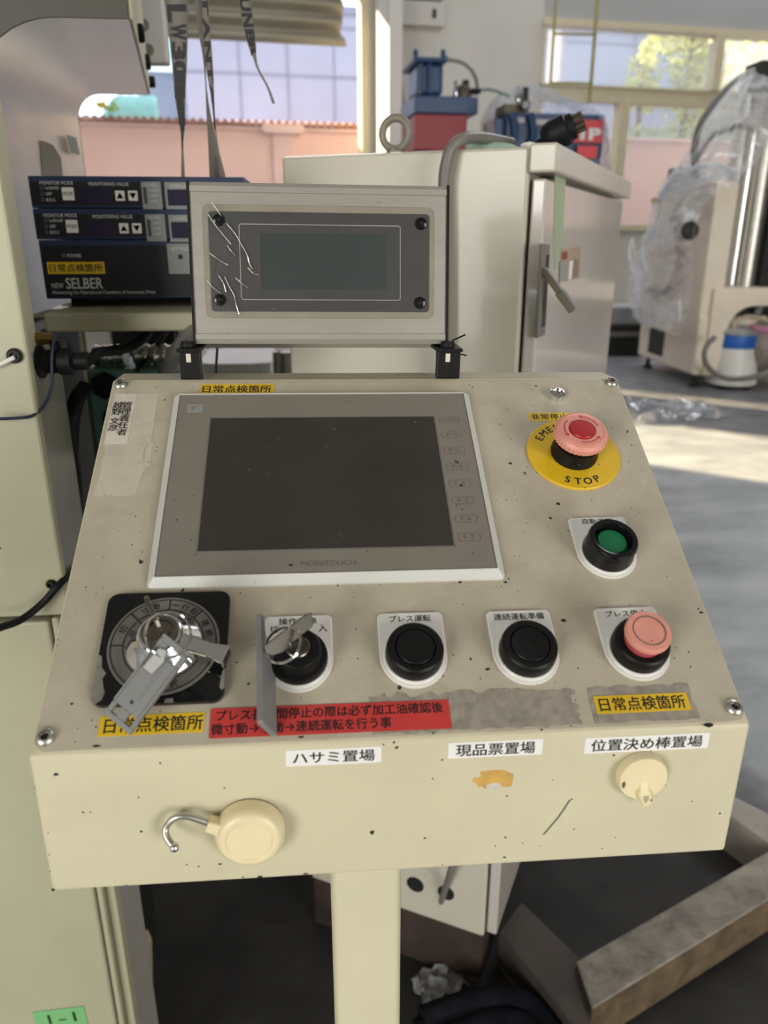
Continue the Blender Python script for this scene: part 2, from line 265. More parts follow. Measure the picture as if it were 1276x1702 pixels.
class G:
    def __init__(s, M=I4): s.v = []; s.f = []; s.M = M
    def add(s, vs, fs, M=None):
        A = s.M @ M if M is not None else s.M; b = len(s.v)
        s.v += [A @ V(v) for v in vs]; s.f += [tuple(i + b for i in f) for f in fs]; return s
    def box(s, lo, hi, M=None):
        (a, b, c), (d, e, f) = lo, hi
        return s.add([(a, b, c), (d, b, c), (d, e, c), (a, e, c), (a, b, f), (d, b, f), (d, e, f), (a, e, f)],
                     [(3, 2, 1, 0), (4, 5, 6, 7), (0, 1, 5, 4), (1, 2, 6, 5), (2, 3, 7, 6), (3, 0, 4, 7)], M)
    def bc(s, c, d, M=None): return s.box([c[i] - d[i] / 2 for i in range(3)], [c[i] + d[i] / 2 for i in range(3)], M)
    def prism(s, poly, h0, h1, M=None, scale=1.):
        n = len(poly); cx = sum(p[0] for p in poly) / n; cy = sum(p[1] for p in poly) / n
        vs = [(p[0], p[1], h0) for p in poly] + [(cx + (p[0] - cx) * scale, cy + (p[1] - cy) * scale, h1) for p in poly]
        return s.add(vs, [tuple(range(n - 1, -1, -1)), tuple(range(n, 2 * n))] + [(i, (i + 1) % n, n + (i + 1) % n, n + i) for i in range(n)], M)
    def loft(s, rings, M=None, closed=True, caps=True):
        n = len(rings[0]); vs = [p for r in rings for p in r]; fs = []
        for k in range(len(rings) - 1):
            for i in range(n if closed else n - 1):
                j = (i + 1) % n; fs.append((k * n + i, k * n + j, (k + 1) * n + j, (k + 1) * n + i))
        if caps and closed: fs += [tuple(range(n - 1, -1, -1)), tuple((len(rings) - 1) * n + i for i in range(n))]
        return s.add(vs, fs, M)
    def lathe(s, prof, n=40, M=None, a0=0., a1=360.):
        return s.loft([[(r * math.cos(2 * math.pi * k / n), r * math.sin(2 * math.pi * k / n), h) for k in range(n)] for r, h in prof], M, caps=True)
    def ring(s, r0, r1, h0, h1, n=48, M=None):
        pr = [(r0, h0), (r1, h0), (r1, h1), (r0, h1)]; vs = []; fs = []
        for k in range(n):
            a = 2 * math.pi * k / n; vs += [(r * math.cos(a), r * math.sin(a), h) for r, h in pr]
        for k in range(n):
            b = (k + 1) % n
            for i in range(4): j = (i + 1) % 4; fs.append((k * 4 + i, b * 4 + i, b * 4 + j, k * 4 + j))
        return s.add(vs, fs, M)
    def tube(s, pts, r, n=10, closed=False, M=None):
        P = [V(p) for p in pts]; m = len(P); rings = []; up = V((0, 0, 1)); prev = None
        for i in range(m):
            t = (P[(i + 1) % m] - P[i - 1]) if closed else (P[min(i + 1, m - 1)] - P[max(i - 1, 0)])
            t = t.normalized() if t.length > 1e-9 else V((0, 0, 1))
            if prev is None: x = t.cross(up if abs(t.z) < .9 else V((1, 0, 0))).normalized()
            else: x = (prev - t * prev.dot(t)).normalized()
            prev = x; y = t.cross(x); rr = r[i] if isinstance(r, (list, tuple)) else r
            rings.append([P[i] + (x * math.cos(2 * math.pi * k / n) + y * math.sin(2 * math.pi * k / n)) * rr for k in range(n)])
        if closed: rings.append(rings[0])
        return s.loft(rings, M, caps=not closed)
    def strip(s, A, B, M=None): # ribbon surface between two point rows
        n = len(A); return s.add(list(A) + list(B), [(i, i + 1, n + i + 1, n + i) for i in range(n - 1)], M)
    def text(s, body, x, y, w, h, z=.0002, M=None, rot=0., bold=.012, space=1.):
        vs, fs, tw, th = text_mesh(body, bold, space); w = w or h * tw / th; h = h or w * th / tw
        A = T(x, y, z) @ RZ(rot) @ Matrix.Diagonal((w / tw, h / th, 1, 1)); A = (M @ A) if M is not None else A
        for i, (dx, dy) in enumerate(((0, 0),) if bold <= 0 else ((-1, -.6), (1, -.6), (-1, .6), (1, .6))): s.add(vs, fs, A @ T(dx * bold, dy * bold, i * .00001))
        return s
    def obj(s, name, m, parent=None, org=None, smooth=False, bev=0., bseg=2, kind=None, solid=0., sub=0, recalc=True):
        if parent is not None: o0 = ORG[parent.as_pointer()]
        elif org is not None: o0 = V(org)
        else:
            xs = [v.x for v in s.v]; ys = [v.y for v in s.v]; zs = [v.z for v in s.v]; o0 = V(((min(xs) + max(xs)) / 2, (min(ys) + max(ys)) / 2, min(zs)))
        me = bpy.data.meshes.new(name); me.from_pydata([v - o0 for v in s.v], [], s.f)
        if recalc:
            bm = bmesh.new(); bm.from_mesh(me); bmesh.ops.recalc_face_normals(bm, faces=bm.faces); bm.to_mesh(me); bm.free()
        me.materials.append(m)
        o = bpy.data.objects.new(name, me); COL.objects.link(o)
        if parent is not None: o.parent = parent
        else: o.location = o0
        ORG[o.as_pointer()] = o0
        if smooth:
            me.shade_smooth(); me.set_sharp_from_angle(angle=math.radians(38))
        if solid: md = o.modifiers.new('thickness', 'SOLIDIFY'); md.thickness = solid; md.offset = 0
        if sub: md = o.modifiers.new('smooth', 'SUBSURF'); md.levels = sub; md.render_levels = sub
        if bev: md = o.modifiers.new('bevel', 'BEVEL'); md.width = bev; md.segments = bseg; md.limit_method = 'ANGLE'; md.angle_limit = math.radians(35)
        if kind: o['kind'] = kind
        return o
def thing(name, label, cat, base, group=None):
    o = bpy.data.objects.new(name, None); COL.objects.link(o); o.location = base; o.empty_display_size = .05
    o['label'] = label; o['category'] = cat
    if group: o['group'] = group
    ORG[o.as_pointer()] = V(base); return o
def tag(o, label, cat, group=None):
    o['label'] = label; o['category'] = cat
    if group: o['group'] = group
    return o
def plab(o, label): o['label'] = label; return o
def sag(a, b, drop=0., n=10):
    return [V(a).lerp(V(b), k / n) - V((0, 0, drop * 4 * (k / n) * (1 - k / n))) for k in range(n + 1)]

# ================================================================ room shell
YAW = math.radians(8); WT = V((math.cos(YAW), math.sin(YAW), 0)); WN = V((math.sin(YAW), -math.cos(YAW), 0)); W0 = V((0, 11.4, 0))
WF = frame(W0, WT, (0, 0, 1), WN)          # wall frame: x along the wall, y up, z toward the room
def wl(px, py, off=0.): return loc2(px, py, WF, off)
CEIL = 5.6
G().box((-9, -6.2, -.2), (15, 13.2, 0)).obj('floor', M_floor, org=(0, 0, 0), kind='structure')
G().box((-9, -6.2, CEIL), (15, 11.0, CEIL + .2)).obj('ceiling', M_ceil, kind='structure')
def wallbox(name, u0, u1, z0, z1, m=M_wall, t=.18, off=0.): return G(WF).box((u0, z0, -t + off), (u1, z1, off)).obj(name, m, kind='structure')
UJ = wl(603, 250)[0]; UW = wl(897, 130)[0]; ZT = 4.06; ZM1 = 3.335; ZM0 = 3.12; ZS = 1.40
def sun_u(px, py):   # where the ray that grazes floor point (px, py) crosses the outer face of the window wall
    q = onZ(px, py, 0); n = WN; k = ((W0 - WN * .18) - q).dot(n) / (-sdir).dot(n); return (WF.inverted() @ (q - sdir * k)).x
UL = sun_u(1180, 787)
wallbox('wall_back', -9.2, UL, 0, CEIL)
wallbox('wall_back', UL, UJ, 4.35, CEIL)
wallbox('wall_back', UJ, UW, 0, CEIL)
wallbox('wall_back', UW, 13.5, ZT + .07, CEIL, M_wallg)
wallbox('wall_back', UW, 13.5, 0, ZS, M_wall)
wallbox('wall_back', 13.5, 15.2, 0, CEIL)
G().box((-9.2, -6.2, 0), (-9, 11.5, CEIL)).obj('wall_left', M_wall, kind='structure')
G().box((15, -6.2, 0), (15.2, 14, CEIL)).obj('wall_right', M_wall, kind='structure')
for x0, x1, z0 in ((-9, -5.9, 0), (-2.5, 2.5, 0), (5.9, 15, 0), (-5.9, -2.5, 3.4), (2.5, 5.9, 3.4)):
    G().box((x0, -5.2, z0), (x1, -5, CEIL)).obj('wall_rear', M_wall, kind='structure')
# buttress beside the door, its left flank catches the sun
uf = wl(621, 200)[0]
for k in range(1, 60):
    if wl(648, 200, k * .03)[0] <= uf + .02: break
DB = k * .03
u2 = wl(668, 200, DB)[0]
G(WF).box((uf, 0, 0), (u2, CEIL, DB)).obj('trim_1', M_wall, kind='structure', bev=.01)
# door frame
g = G(WF)
g.box((UJ - .02, 0, -.2), (UJ + .10, 4.35, .03)); g.box((UL, 4.27, -.2), (UJ, 4.35, .03))
g.obj('trim_2', M_winframe, kind='structure')
# strip window: frame, mid rail, mullions, panes
g = G(WF)
g.box((UW - .02, ZT, -.14), (13.5, ZT + .09, .07)); g.box((UW, ZS - .05, -.14), (13.5, ZS + .03, .09))
g.box((UW, ZM0, -.12), (13.5, ZM1, .04)); g.box((UW, ZM1 - .03, -.12), (13.5, ZM1, .07)); g.box((UW, ZS, -.12), (UW + .05, ZT, .02))
for u in (6.12, 9.3, 12.4): g.box((u - .065, ZM1, -.11), (u + .065, ZT, .11))
for u in (4.66, 7.75, 10.8): g.box((u - .075, ZS, -.11), (u + .075, ZM0, .12))
wf = g.obj('window_1', M_winframe, kind='structure')
g = G(WF); g.box((UW + .05, ZM1, -.06), (13.5, ZT, -.054)); g.box((UW + .05, ZS, -.06), (13.5, ZM0, -.054)); g.obj('pane', M_glass, wf)

# ================================================================ outdoors
OY = .85
def outF(d): return frame(W0 - WN * d, WT, (0, 0, 1), WN)
PF = outF(1.0)
zt = loc2(500, 213, PF)[1]
bw = thing('boundary_wall', 'pink rendered boundary wall outside the open doorway, capped with tiles', 'wall', tuple(PF @ V((0, 0, 0))))
G(PF).box((-14, -.1, -.2), (20, zt - .05, 0)).obj('render', M_pinkwall, bw)
g = G(PF); g.box((-14, zt - .05, -.25), (20, zt, .05))
up = loc2(470, 240, PF)[0]
g.box((up - .16, 0, 0), (up + .16, zt - .05, .05)); g.prism(rrect(.62, .12, .05, cx=up, cy=zt - .03), -.24, .12)
g.obj('coping', M_coping, bw, bev=.012)
g = G(PF); g.box((-14, zt, -.24), (3.0, zt + .05, .02)); 
for k in range(150):
    u = -13.9 + k * .112
    if u < 3.0: g.tube([(u, zt + .085, -.32), (u, zt + .045, .09)], .042, 8)
g.obj('roof_tile_course', M_rooftile, bw, smooth=True)
BF = outF(4.2)
b1 = thing('clad_building', 'pale lavender building with square cladding panels behind the pink wall', 'building', tuple(BF @ V((3, 0, 0))))
BT = 5.15; ub = loc2(308, 120, BF)[0]; us = loc2(905, 100, BF)[0]
G(BF).box((ub, 0, -.4), (15, BT, 0)).obj('wall', M_panelbld, b1)
g = G(BF)
x = ub
for px in (398, 478, 555): 
    u = loc2(px, 120, BF)[0]; g.box((u - .02, 0, 0), (u + .02, BT, .015))
for py in (124, 40): 
    z = loc2(450, py, BF)[1]; g.box((ub, z - .02, 0), (15, z + .02, .015))
for u in (us + .35, us + 1.9, us + 3.4): g.box((u - .02, 0, 0), (u + .02, BT, .015))
g.box((ub, BT - .12, 0), (15, BT, .05))
g.obj('panel_joint', mat('cladding_joint', (.19, .22, .33), .7), b1)
# darker building part and light frame seen past the ram of the press
DF = outF(6.5)
u0 = loc2(228, 150, DF)[0]; u1 = loc2(330, 150, DF)[0]; zd = loc2(270, 120, DF)[1]
b2 = thing('slate_building', 'dark slate building low between press ram and hanging ribbons, pale cyan band on top', 'building', tuple(DF @ V(((u0 + u1) / 2, 0, 0))))
G(DF).box((u0, 0, -.6), (u1 + 1, zd, 0)).obj('wall', mat('slate_wall', (.16, .2, .27), .7), b2)
G(DF).box((u0, zd, -.65), (u1 + 1, loc2(270, 100, DF)[1], .1)).obj('band', mat('pale_cyan_fascia', (.62, .85, .84), .6), b2)
G(DF).box((u0, loc2(270, 100, DF)[1], -.55), (u1 + 1, zd + 3, -.05)).obj('upper_wall', mat('cyan_wall', (.35, .62, .66), .7), b2)
G().box((-11.9, 17.6, 0), (-9.55, 18.4, 9)).obj('sun_blocker', mat('sun_blocker_slate', (.2, .22, .26), .7), b2)  # unseen block added to keep the sun off the wrapped machine
# cyan sheet over something on top of the wall, and a flowering plant
PT = outF(1.25)
a = loc2(152, 182, PT); b = loc2(258, 158, PT)
g = G(PT)
rows = []
for k in range(13):
    t = k / 12; x_ = a[0] + (b[0] - a[0]) * t; h = (b[1] - zt + .05) * min(1, math.sin(min(t * 2.2, 1) * math.pi / 2) + .05)
    rows.append([(x_, zt - .1, -.36), (x_, zt + h * .6 + .02, -.38), (x_, zt + h + (.015 if k % 2 else 0), -.5), (x_, zt + h, -.8), (x_, zt - .1, -.9)])
g.loft(rows, closed=False)
tag(g.obj('tarpaulin', M_cyan, smooth=True, solid=.004), 'pale cyan sheet draped on the wall top behind the press ram', 'tarpaulin')
pl = thing('flowering_plant', 'small plant with yellow flower on the pink wall top', 'plant', tuple(PT @ V((*loc2(176, 190, PT), .45))))
g = G(PT); gf = G(PT); gs = G(PT)
c0 = loc2(182, 186, PT)
for k in range(46):
    x_ = c0[0] + rnd.gauss(0, .10); y_ = c0[1] + abs(rnd.gauss(0, .05)) - .02; z_ = .36 + rnd.gauss(0, .04)
    Mx = T(x_, y_, z_) @ RZ(rnd.uniform(0, 6)) @ RX(rnd.uniform(-1, 1)); g.add([(-.04, 0, 0), (0, -.013, .006), (.04, 0, 0), (0, .013, .006)], [(0, 1, 2, 3)], Mx)
for k in range(3): gs.tube([(c0[0] - .03 + k * .05, zt, .36), (c0[0] - .05 + k * .06, c0[1] + .04, .37)], .006, 6)
fl = loc2(174, 182, PT)
for k in range(7): gf.lathe([(.001, 0), (.03, .008), (.026, .02), (.001, .022)], 10, T(fl[0] + rnd.gauss(0, .02), fl[1] + rnd.gauss(0, .015), .4) @ RX(rnd.uniform(-.6, .6)))
gs.obj('stem', M_bark, pl); g.obj('foliage', mat('lime_leaf', (.42, .62, .10), .5), pl); plab(gf.obj('flower', mat('yellow_petal', (.85, .55, .02), .5), pl), 'yellow flower')
# trees behind the strip window
def tree(label, px, py, d, rx, ry, n, seed):
    F_ = outF(d); c = loc2(px, py, F_); r = random.Random(seed)
    t = thing('tree', label, 'tree', tuple(F_ @ V((c[0], 0, 0))), 'trees behind the window')
    G(F_).tube([(c[0], 0, 0), (c[0] + .05, c[1] * .5, 0), (c[0], c[1] + ry * .4, 0)], [.1, .08, .03], 8).obj('trunk', M_bark, t)
    g = G(F_)
    for k in range(n):
        while 1:
            p = V((r.uniform(-1, 1), r.uniform(-1, 1), r.uniform(-1, 1)))
            if p.length < 1: break
        cl = int(r.random() * 9); ca = cl * 2.4 + seed; p = p * .48 + V((math.cos(ca) * .62 * ((cl % 3) / 2), .62 * math.sin(cl * 1.7 + seed), math.sin(ca) * .5)); s = r.uniform(.05, .15)
        Mx = T(c[0] + p.x * rx, c[1] + p.y * ry, p.z * .6) @ Euler((r.uniform(-1.4, 1.4), r.uniform(-1.4, 1.4), r.uniform(0, 6.3))).to_matrix().to_4x4()
        g.add([(-s, 0, 0), (-s * .2, -s * .35, s * .1), (s, 0, 0), (-s * .2, s * .35, s * .1)], [(0, 1, 2, 3)], Mx)
    g.obj('crown', M_leaf, t, recalc=False)
tree('sunlit leafy tree in the window pane above the shrink-wrapped machine', 1145, 112, 2.3, 1.15, 1.25, 1250, 1)
tree('slim leafy shrub left of the tree in the upper window pane', 1066, 130, 2.2, .22, .62, 260, 2)
tree('leafy tree at the right edge of the upper window', 1300, 95, 2.6, 1.3, 1.4, 1300, 3)
hedge = PT
g = G(PT); r = random.Random(5); uh0 = loc2(1062, 205, PT)[0]; uh1 = loc2(1300, 205, PT)[0]
for k in range(1500):
    x_ = r.uniform(uh0, uh1 + 3); s = r.uniform(.04, .085)
    Mx = T(x_, zt - .05 + r.random() * .36, -.75 + r.uniform(-.3, .3)) @ Euler((r.uniform(-1.4, 1.4), r.uniform(-1.4, 1.4), r.uniform(0, 6.3))).to_matrix().to_4x4()
    g.add([(-s, 0, 0), (-s * .2, -s * .35, s * .1), (s, 0, 0), (-s * .2, s * .35, s * .1)], [(0, 1, 2, 3)], Mx)
tag(g.obj('hedge', leaf_mat('hedge_leaf', (.38, .46, .24)), recalc=False), 'low green hedge along the pink wall, behind the lower window panes', 'hedge')

# corrugated sheet hanging in the top of the doorway
SF = frame(W0 + WN * .55, WT, (0, 0, 1), WN)
a = loc2(576, 77, SF); tl = loc2(565, 10, SF)
g = G(SF); z0 = a[1]; z1 = z0 + 1.3; n = 140; rows = []
for k in range(n + 1):
    z = z0 + (z1 - z0) * k / n; w = .065 * math.sin((z - z0) / .098 * math.pi - .3); e = a[0] - .05 * max(0, math.sin((z - z0) * 9)) - (z - z0) * .10
    rows.append([(-3.6, z, w), (-1, z, w), (e, z, w)])
g.loft(rows, closed=False)
tag(g.obj('corrugated_awning', M_slat, smooth=True, solid=.008), 'beige corrugated sheet hanging across the top of the open doorway', 'awning')

# wall fittings
wb = thing('wall_switch_box', 'pale meter box mounted high on the wall right of the doorway', 'electrical box', tuple(WF @ V((*wl(700, 60, .08), 0))))
a = wl(665, 44); b = wl(735, 8)
G(WF).box((a[0], a[1], 0), (b[0], b[1], .12)).obj('case', M_wall, wb, bev=.01)
a2 = wl(718, 30, .12); b2_ = wl(725, 15, .12); G(WF).box((a2[0], a2[1], .12), (b2_[0], b2_[1], .126)).obj('window', M_dark, wb)
G(WF).box((a[0] + .05, b[1] + .02, 0), (b[0] - .02, b[1] + .35, .10)).obj('meter', M_selgray, wb, bev=.02)
p = [wl(x, y, .05) for x, y in ((653, -20), (657, 40), (662, 100), (668, 165), (672, 230), (675, 400))]
tag(G(WF).tube(spline([(q[0], q[1], .05) for q in p]), .028, 8).obj('wall_cable', M_grayhose, smooth=True), 'thin dark cable running down the wall beside the doorway pillar', 'cable')
# olive tube frame hanging before the window
p = {k: onY(*k, 8.0) for k in ((919, 0), (986, 0), (919, 138), (986, 172), (919, 56), (986, 58), (986, 140))}
g = G(); up_ = V((0, 0, 2.2))
xl = (p[(919, 0)].x + p[(919, 138)].x) / 2; xr = (p[(986, 0)].x + p[(986, 172)].x) / 2
g.box((xl - .011, 7.985, p[(919, 138)].z), (xl + .011, 8.015, CEIL)); g.box((xr - .014, 7.985, p[(986, 172)].z), (xr + .014, 8.015, CEIL))
for z in (p[(919, 56)].z, p[(919, 138)].z, p[(919, 56)].z + 1.2): g.box((xl, 7.985, z - .010), (xr, 8.01, z + .010))
tag(g.obj('hanging_tube_frame', M_yframe), 'olive yellow tube frame hanging from the ceiling before the window', 'frame')

# ================================================================ control console
# the console hangs very slightly out of plumb; MC carries its own frame into the world
MC = T(*CAM_POS) @ Matrix(((.9999261, 0, .0121603, 0), (-.00004, .9999948, .0032407, 0), (-.0121602, -.003241, .9999208, 0), (0, 0, 0, 1))) @ T(*(-CAM_POS))
TH = .55197; CW = .40; CD = .29546; FH = .09168; BZ = .945
YT = CD * math.cos(TH); ZTOP = BZ + FH + CD * math.sin(TH)
PM = MC @ frame((0, 0, BZ + FH), (1, 0, 0), (0, math.cos(TH), math.sin(TH)), (0, -math.sin(TH), math.cos(TH)))   # sloping panel: x, up the slope, out of it
FM = MC @ frame((0, 0, BZ), (1, 0, 0), (0, 0, 1), (0, -1, 0))                                                     # front face: x, up, toward the operator
post_x = -.0035
con = thing('control_console', 'cream sloping control console on a post, with touch screen and push buttons', 'control panel', tuple(MC @ V((post_x, .127, 0)))[:2] + (0,))
SX = MC @ frame((0, 0, BZ), (0, 1, 0), (0, 0, 1), (1, 0, 0))   # profile: depth, height, extrude along x
prof = [(0, 0), (.285, 0), (.285, ZTOP - BZ), (YT, ZTOP - BZ), (0, FH)]
G(SX).prism([(a, b) for a, b in prof], -CW / 2, CW / 2).obj('housing', M_front, con, bev=.0025, bseg=3)
G(PM).prism(rrect(CW - .004, CD - .005, .007, cx=0, cy=CD / 2 - .0005), -.001, .0014).obj('cover_plate', M_panel, con, bev=.0005)
def screw(F, x, y, r=.0053, h=.0032, parent=con, m=M_steel):
    s = G(F).lathe([(r, 0), (r, .0006), (r * .93, h * .55), (r * .7, h * .9), (r * .48, h), (r * .48, h * .35), (.0001, h * .35)], 28, T(x, y, 0)).obj('screw', m, parent, smooth=True)
    G(F).prism(circ(r * .44, 6, x, y), h * .36, h * .42).obj('hex_socket', M_ink, s); return s
for x, y in ((-.1925, .0101), (.1925, .0101), (-.1925, .2890), (.1925, .2890)): screw(PM @ T(0, 0, .0014), x, y)
p0 = MC @ V((post_x, .127, 0))
G(T(p0.x, p0.y, 0)).prism(rrect(.054, .054, .006), .012, BZ + .004).obj('post', M_post, con, smooth=True)
g = G(T(p0.x, p0.y, 0)); g.prism(rrect(.2, .2, .01), 0, .012); g.obj('base_plate', M_dark, con, bev=.002)
P14 = PM @ T(0, 0, .0014)
# ---- stickers, worn patches
def sticker(F, x0, y0, x1, y1, m, lines, name='sticker', rot=0., h=.00025, ink=M_ink, bold=.014, label=None, z=0.):
    cx, cy = (x0 + x1) / 2, (y0 + y1) / 2
    A = F @ T(cx, cy, z) @ RZ(rot)
    o = G(A).prism(rrect(x1 - x0, y1 - y0, .0007, 2), 0, h).obj(name, m, con)
    if label: plab(o, label)
    if lines:
        g = G(A)
        for body, x, y, w, hh in lines: g.text(body, x, y, w, hh, h + .0001, bold=bold)
        g.obj('lettering', ink, o)
    return o
def ragged(F, x0, y0, x1, y1, seed, h=.0002, amp=.002, n=16):
    r = random.Random(seed); P = []
    for k in range(n): P.append((x0 + (x1 - x0) * k / n, y0 + r.uniform(-amp, amp) * .5))
    for k in range(n // 3 + 1): P.append((x1 + r.uniform(-amp, amp), y0 + (y1 - y0) * k / (n // 3 + 1)))
    for k in range(n): P.append((x1 - (x1 - x0) * k / n, y1 + r.uniform(-amp, amp)))
    for k in range(n // 3 + 1): P.append((x0 + r.uniform(-amp, amp) * .5, y1 - (y1 - y0) * k / (n // 3 + 1)))
    return P
def patch(F, poly, m, name, h=.00018, z=0., label=None):
    g = G(F); g.prism(poly, z, z + h); o = g.obj(name, m, con)
    if label: plab(o, label)
    return o
sticker(P14, -.1326, .2790, -.0770, .2888, M_yellow, [('日常点検箇所', 0, -.0006, .052, .0078)])
sticker(P14, -.1654, .0094, -.1093, .0209, M_yellow, [('日常点検箇所', .001, 0, .0525, .0086)], rot=.004)
sticker(P14, .1112, .0099, .1671, .0207, M_yellow, [('日常点検箇所', 0, 0, .051, .0082)], rot=.002, z=.0002)
sticker(P14, .1172, .2462, .1650, .2545, M_yellow, [('非常停止釦', -.004, 0, .036, .0062)])
sticker(P14, -.1062, .0053, .0268, .0224, M_red, [('プレス長時間停止の際は必ず加工油確認後', -.0003, .0042, .126, .0063), ('微寸動→寸動→連続運転を行う事', -.0163, -.0036, .0985, .0063)], z=.0003, rot=-.002, bold=.018)
patch(P14, ragged(P14, -.0178, .0040, .1000, .0262, 3, amp=.0022, n=30), M_residue, 'adhesive_residue')
patch(P14, ragged(P14, .1085, .0046, .1700, .0262, 4, amp=.0012), M_residue, 'adhesive_residue')
patch(P14, ragged(P14, -.1945, .1790, -.1655, .2270, 8, amp=.0022), M_scrape, 'worn_label', label='whitish scraped label remains')
patch(P14, ragged(P14, -.1650, .2050, -.1610, .2270, 18, amp=.0012, n=6), M_scrape, 'worn_label', label='whitish scraped label remains')
patch(P14, [(-.1790, .2268), (-.1627, .2266), (-.1634, .2786), (-.1791, .2787)], M_scrape, 'worn_label', h=.0002)
o = sticker(P14, -.1955, .2266, -.1792, .2787, M_oldlabel, None, name='name_label')
g = G(P14 @ T(0, 0, .0004))
for k, ch in enumerate('管理責任者'): g.text(ch, -.1846, .2660 - k * .0070, .0070, .0067, bold=.007)
for k, ch in enumerate('越野文彦'): g.text(ch, -.1912, (.2660, .2590, .2493, .2424)[k], .0070, .0067, bold=.007)
g.obj('lettering', M_ink, o)
for x0, x1, zc, s, w, hgt, r in ((-.0651, -.0127, 1.0286, 'ハサミ置場', .0448, .0075, .0), (.0246, .0783, 1.0287, '現品票置場', .045, .0078, .0), (.1027, .1759, 1.0277, '位置決め棒置場', .0655, .0078, .0)):
    sticker(FM, x0, zc - BZ - .0052, x1, zc - BZ + .0052, M_label, [(s, 0, 0, w, hgt)], rot=r, bold=.016)
# torn ochre tape remains
r = random.Random(12); P = [(.0390, .0622), (.0420, .0605), (.0432, .0575), (.0445, .0588), (.0470, .0566), (.0500, .0571), (.0530, .0562), (.0560, .0578), (.0600, .0571), (.0622, .0578), (.0627, .0615), (.0630, .0655), (.0608, .0668), (.0570, .0689), (.0520, .0692), (.0470, .0688), (.0445, .0690), (.0432, .0671), (.0448, .0655), (.0425, .0645), (.0405, .0648)]
o = patch(FM, P, M_tape, 'tape_remnant'); G(FM).prism([(.0475, .0568), (.0525, .0564), (.0560, .0580), (.0555, .0600), (.0515, .0606), (.0478, .0594)], .00018, .0003).obj('torn_core', M_oldlabel, o)
# scratches and chipped paint
def scr(F, pts, w=.0004): G(F).add([(x + s * w, y, .00012) for s in (-1, 1) for x, y in pts], [(i, i + 1, len(pts) + i + 1, len(pts) + i) for i in range(len(pts) - 1)]).obj('scratch', M_grayink, con, recalc=False)
a = [loc2(x, y, FM) for x, y in ((903, 1387), (915, 1373), (926, 1360), (936, 1346), (947, 1329))]; scr(FM, a, .0007)
a = [loc2(x, y, FM) for x, y in ((1114, 1274), (1130, 1273), (1143, 1273), (1156, 1273))]; scr(FM, a, .0002)
r = random.Random(31)
def chip(F, x, y, s, e=1.):
    n = 7; G(F).prism([(x + s * e * r.uniform(.5, 1) * math.cos(k * 2 * math.pi / n), y + s * r.uniform(.5, 1) * math.sin(k * 2 * math.pi / n)) for k in range(n)], 0, .00012).obj('paint_chip', M_dark, con)
for px, py, s, e in ((432, 1457, .0011, 2.4), (508, 1452, .0008, 3.2), (404, 1458, .0007, 1), (210, 1471, .0006, 1), (88, 1479, .0012, 1.2), (83, 1448, .0006, .6), (57, 1310, .0008, .5), (230, 1325, .0008, 1), (235, 1382, .001, 1), (80, 1384, .0007, .7), (93, 1287, .0012, 1.6), (310, 1437, .0006, 1.2), (330, 1440, .0006, 2), (365, 1436, .0007, 2.2), (138, 1350, .0007, 1.4), (150, 1350, .0006, 1), (840, 1392, .0008, 1.2), (838, 1425, .0008, 1.8), (1196, 1352, .001, .8), (1106, 1305, .0006, .6), (918, 1296, .0006, 1), (954, 1378, .0006, 1.2), (1022, 1392, .0005, 1), (1000, 1410, .0006, 1), (706, 1393, .0007, 1.6), (842, 1323, .0007, 1.6), (1240, 1235, .0007, .4), (1229, 1290, .0006, .4), (1150, 1332, .0007, .7), (735, 1437, .0005, 1)):
    q = loc2(px, py, FM); chip(FM, q[0], q[1], s, e)
for px, py, s, e in ((840, 968, .0011, 1.3), (845, 962, .0008, 1), (1178, 1205, .0016, 2.4), (1165, 1018, .0012, 1.6), (1160, 1012, .0008, 1), (700, 1196, .0006, 1), (600, 1212, .0006, 3), (500, 1225, .0008, 3.4), (160, 1240, .0008, 4), (720, 1218, .0007, 2), (900, 1213, .0006, 2.6), (785, 644, .0008, 1), (780, 640, .0006, 1.5), (900, 700, .0006, 1), (832, 705, .0007, 1.2)):
    q = loc2(px, py, P14)
    if q[1] < CD and abs(q[0]) < .2: chip(P14, q[0], q[1], s, e)

# ---- touch screen
TX, TY0, TWD, TH_ = -.0386, .1026, .2245, .1735
tp = T(TX, TY0 + TH_ / 2, 0)
def rr3(w, h, r, z): return [(x, y, z) for x, y in rrect(w, h, r, 4)]
ts = G(P14 @ tp).loft([rr3(TWD, TH_, .003, 0), rr3(TWD, TH_, .003, .0015), rr3(TWD - .009, TH_ - .009, .0015, .0065), rr3(TWD - .010, TH_ - .010, .001, .0065), rr3(TWD - .010, TH_ - .010, .001, .0056)]).obj('touch_screen', M_bezel, con)
G(P14 @ tp).prism(rrect(TWD - .0102, TH_ - .0102, .001, 3), .005, .0058).obj('face_plate', M_tpface, ts)
TPF = P14 @ T(0, 0, .0058)
q = [loc2(x, y, TPF) for x, y in ((349, 694), (722, 694), (330, 916), (753, 907))]
sx0 = (q[0][0] + q[2][0]) / 2; sx1 = (q[1][0] + q[3][0]) / 2; sy1 = (q[0][1] + q[1][1]) / 2; sy0 = (q[2][1] + q[3][1]) / 2
G(TPF).prism([(sx0 - .0012, sy0 - .0012), (sx1 + .0012, sy0 - .0012), (sx1 + .0012, sy1 + .0012), (sx0 - .0012, sy1 + .0012)], 0, .0001).obj('display_rim', M_grayhose, ts)
G(TPF).prism([(sx0, sy0), (sx1, sy0), (sx1, sy1), (sx0, sy1)], .0001, .0002).obj('display', M_lcd, ts)
g = G(TPF); cs = [loc2(x, y, TPF) for x, y in ((745, 698), (750, 723), (755, 748.5), (760, 776), (764, 803.5), (770, 832), (775, 862), (781, 893))]
kx = sum(c[0] for c in cs) / 8
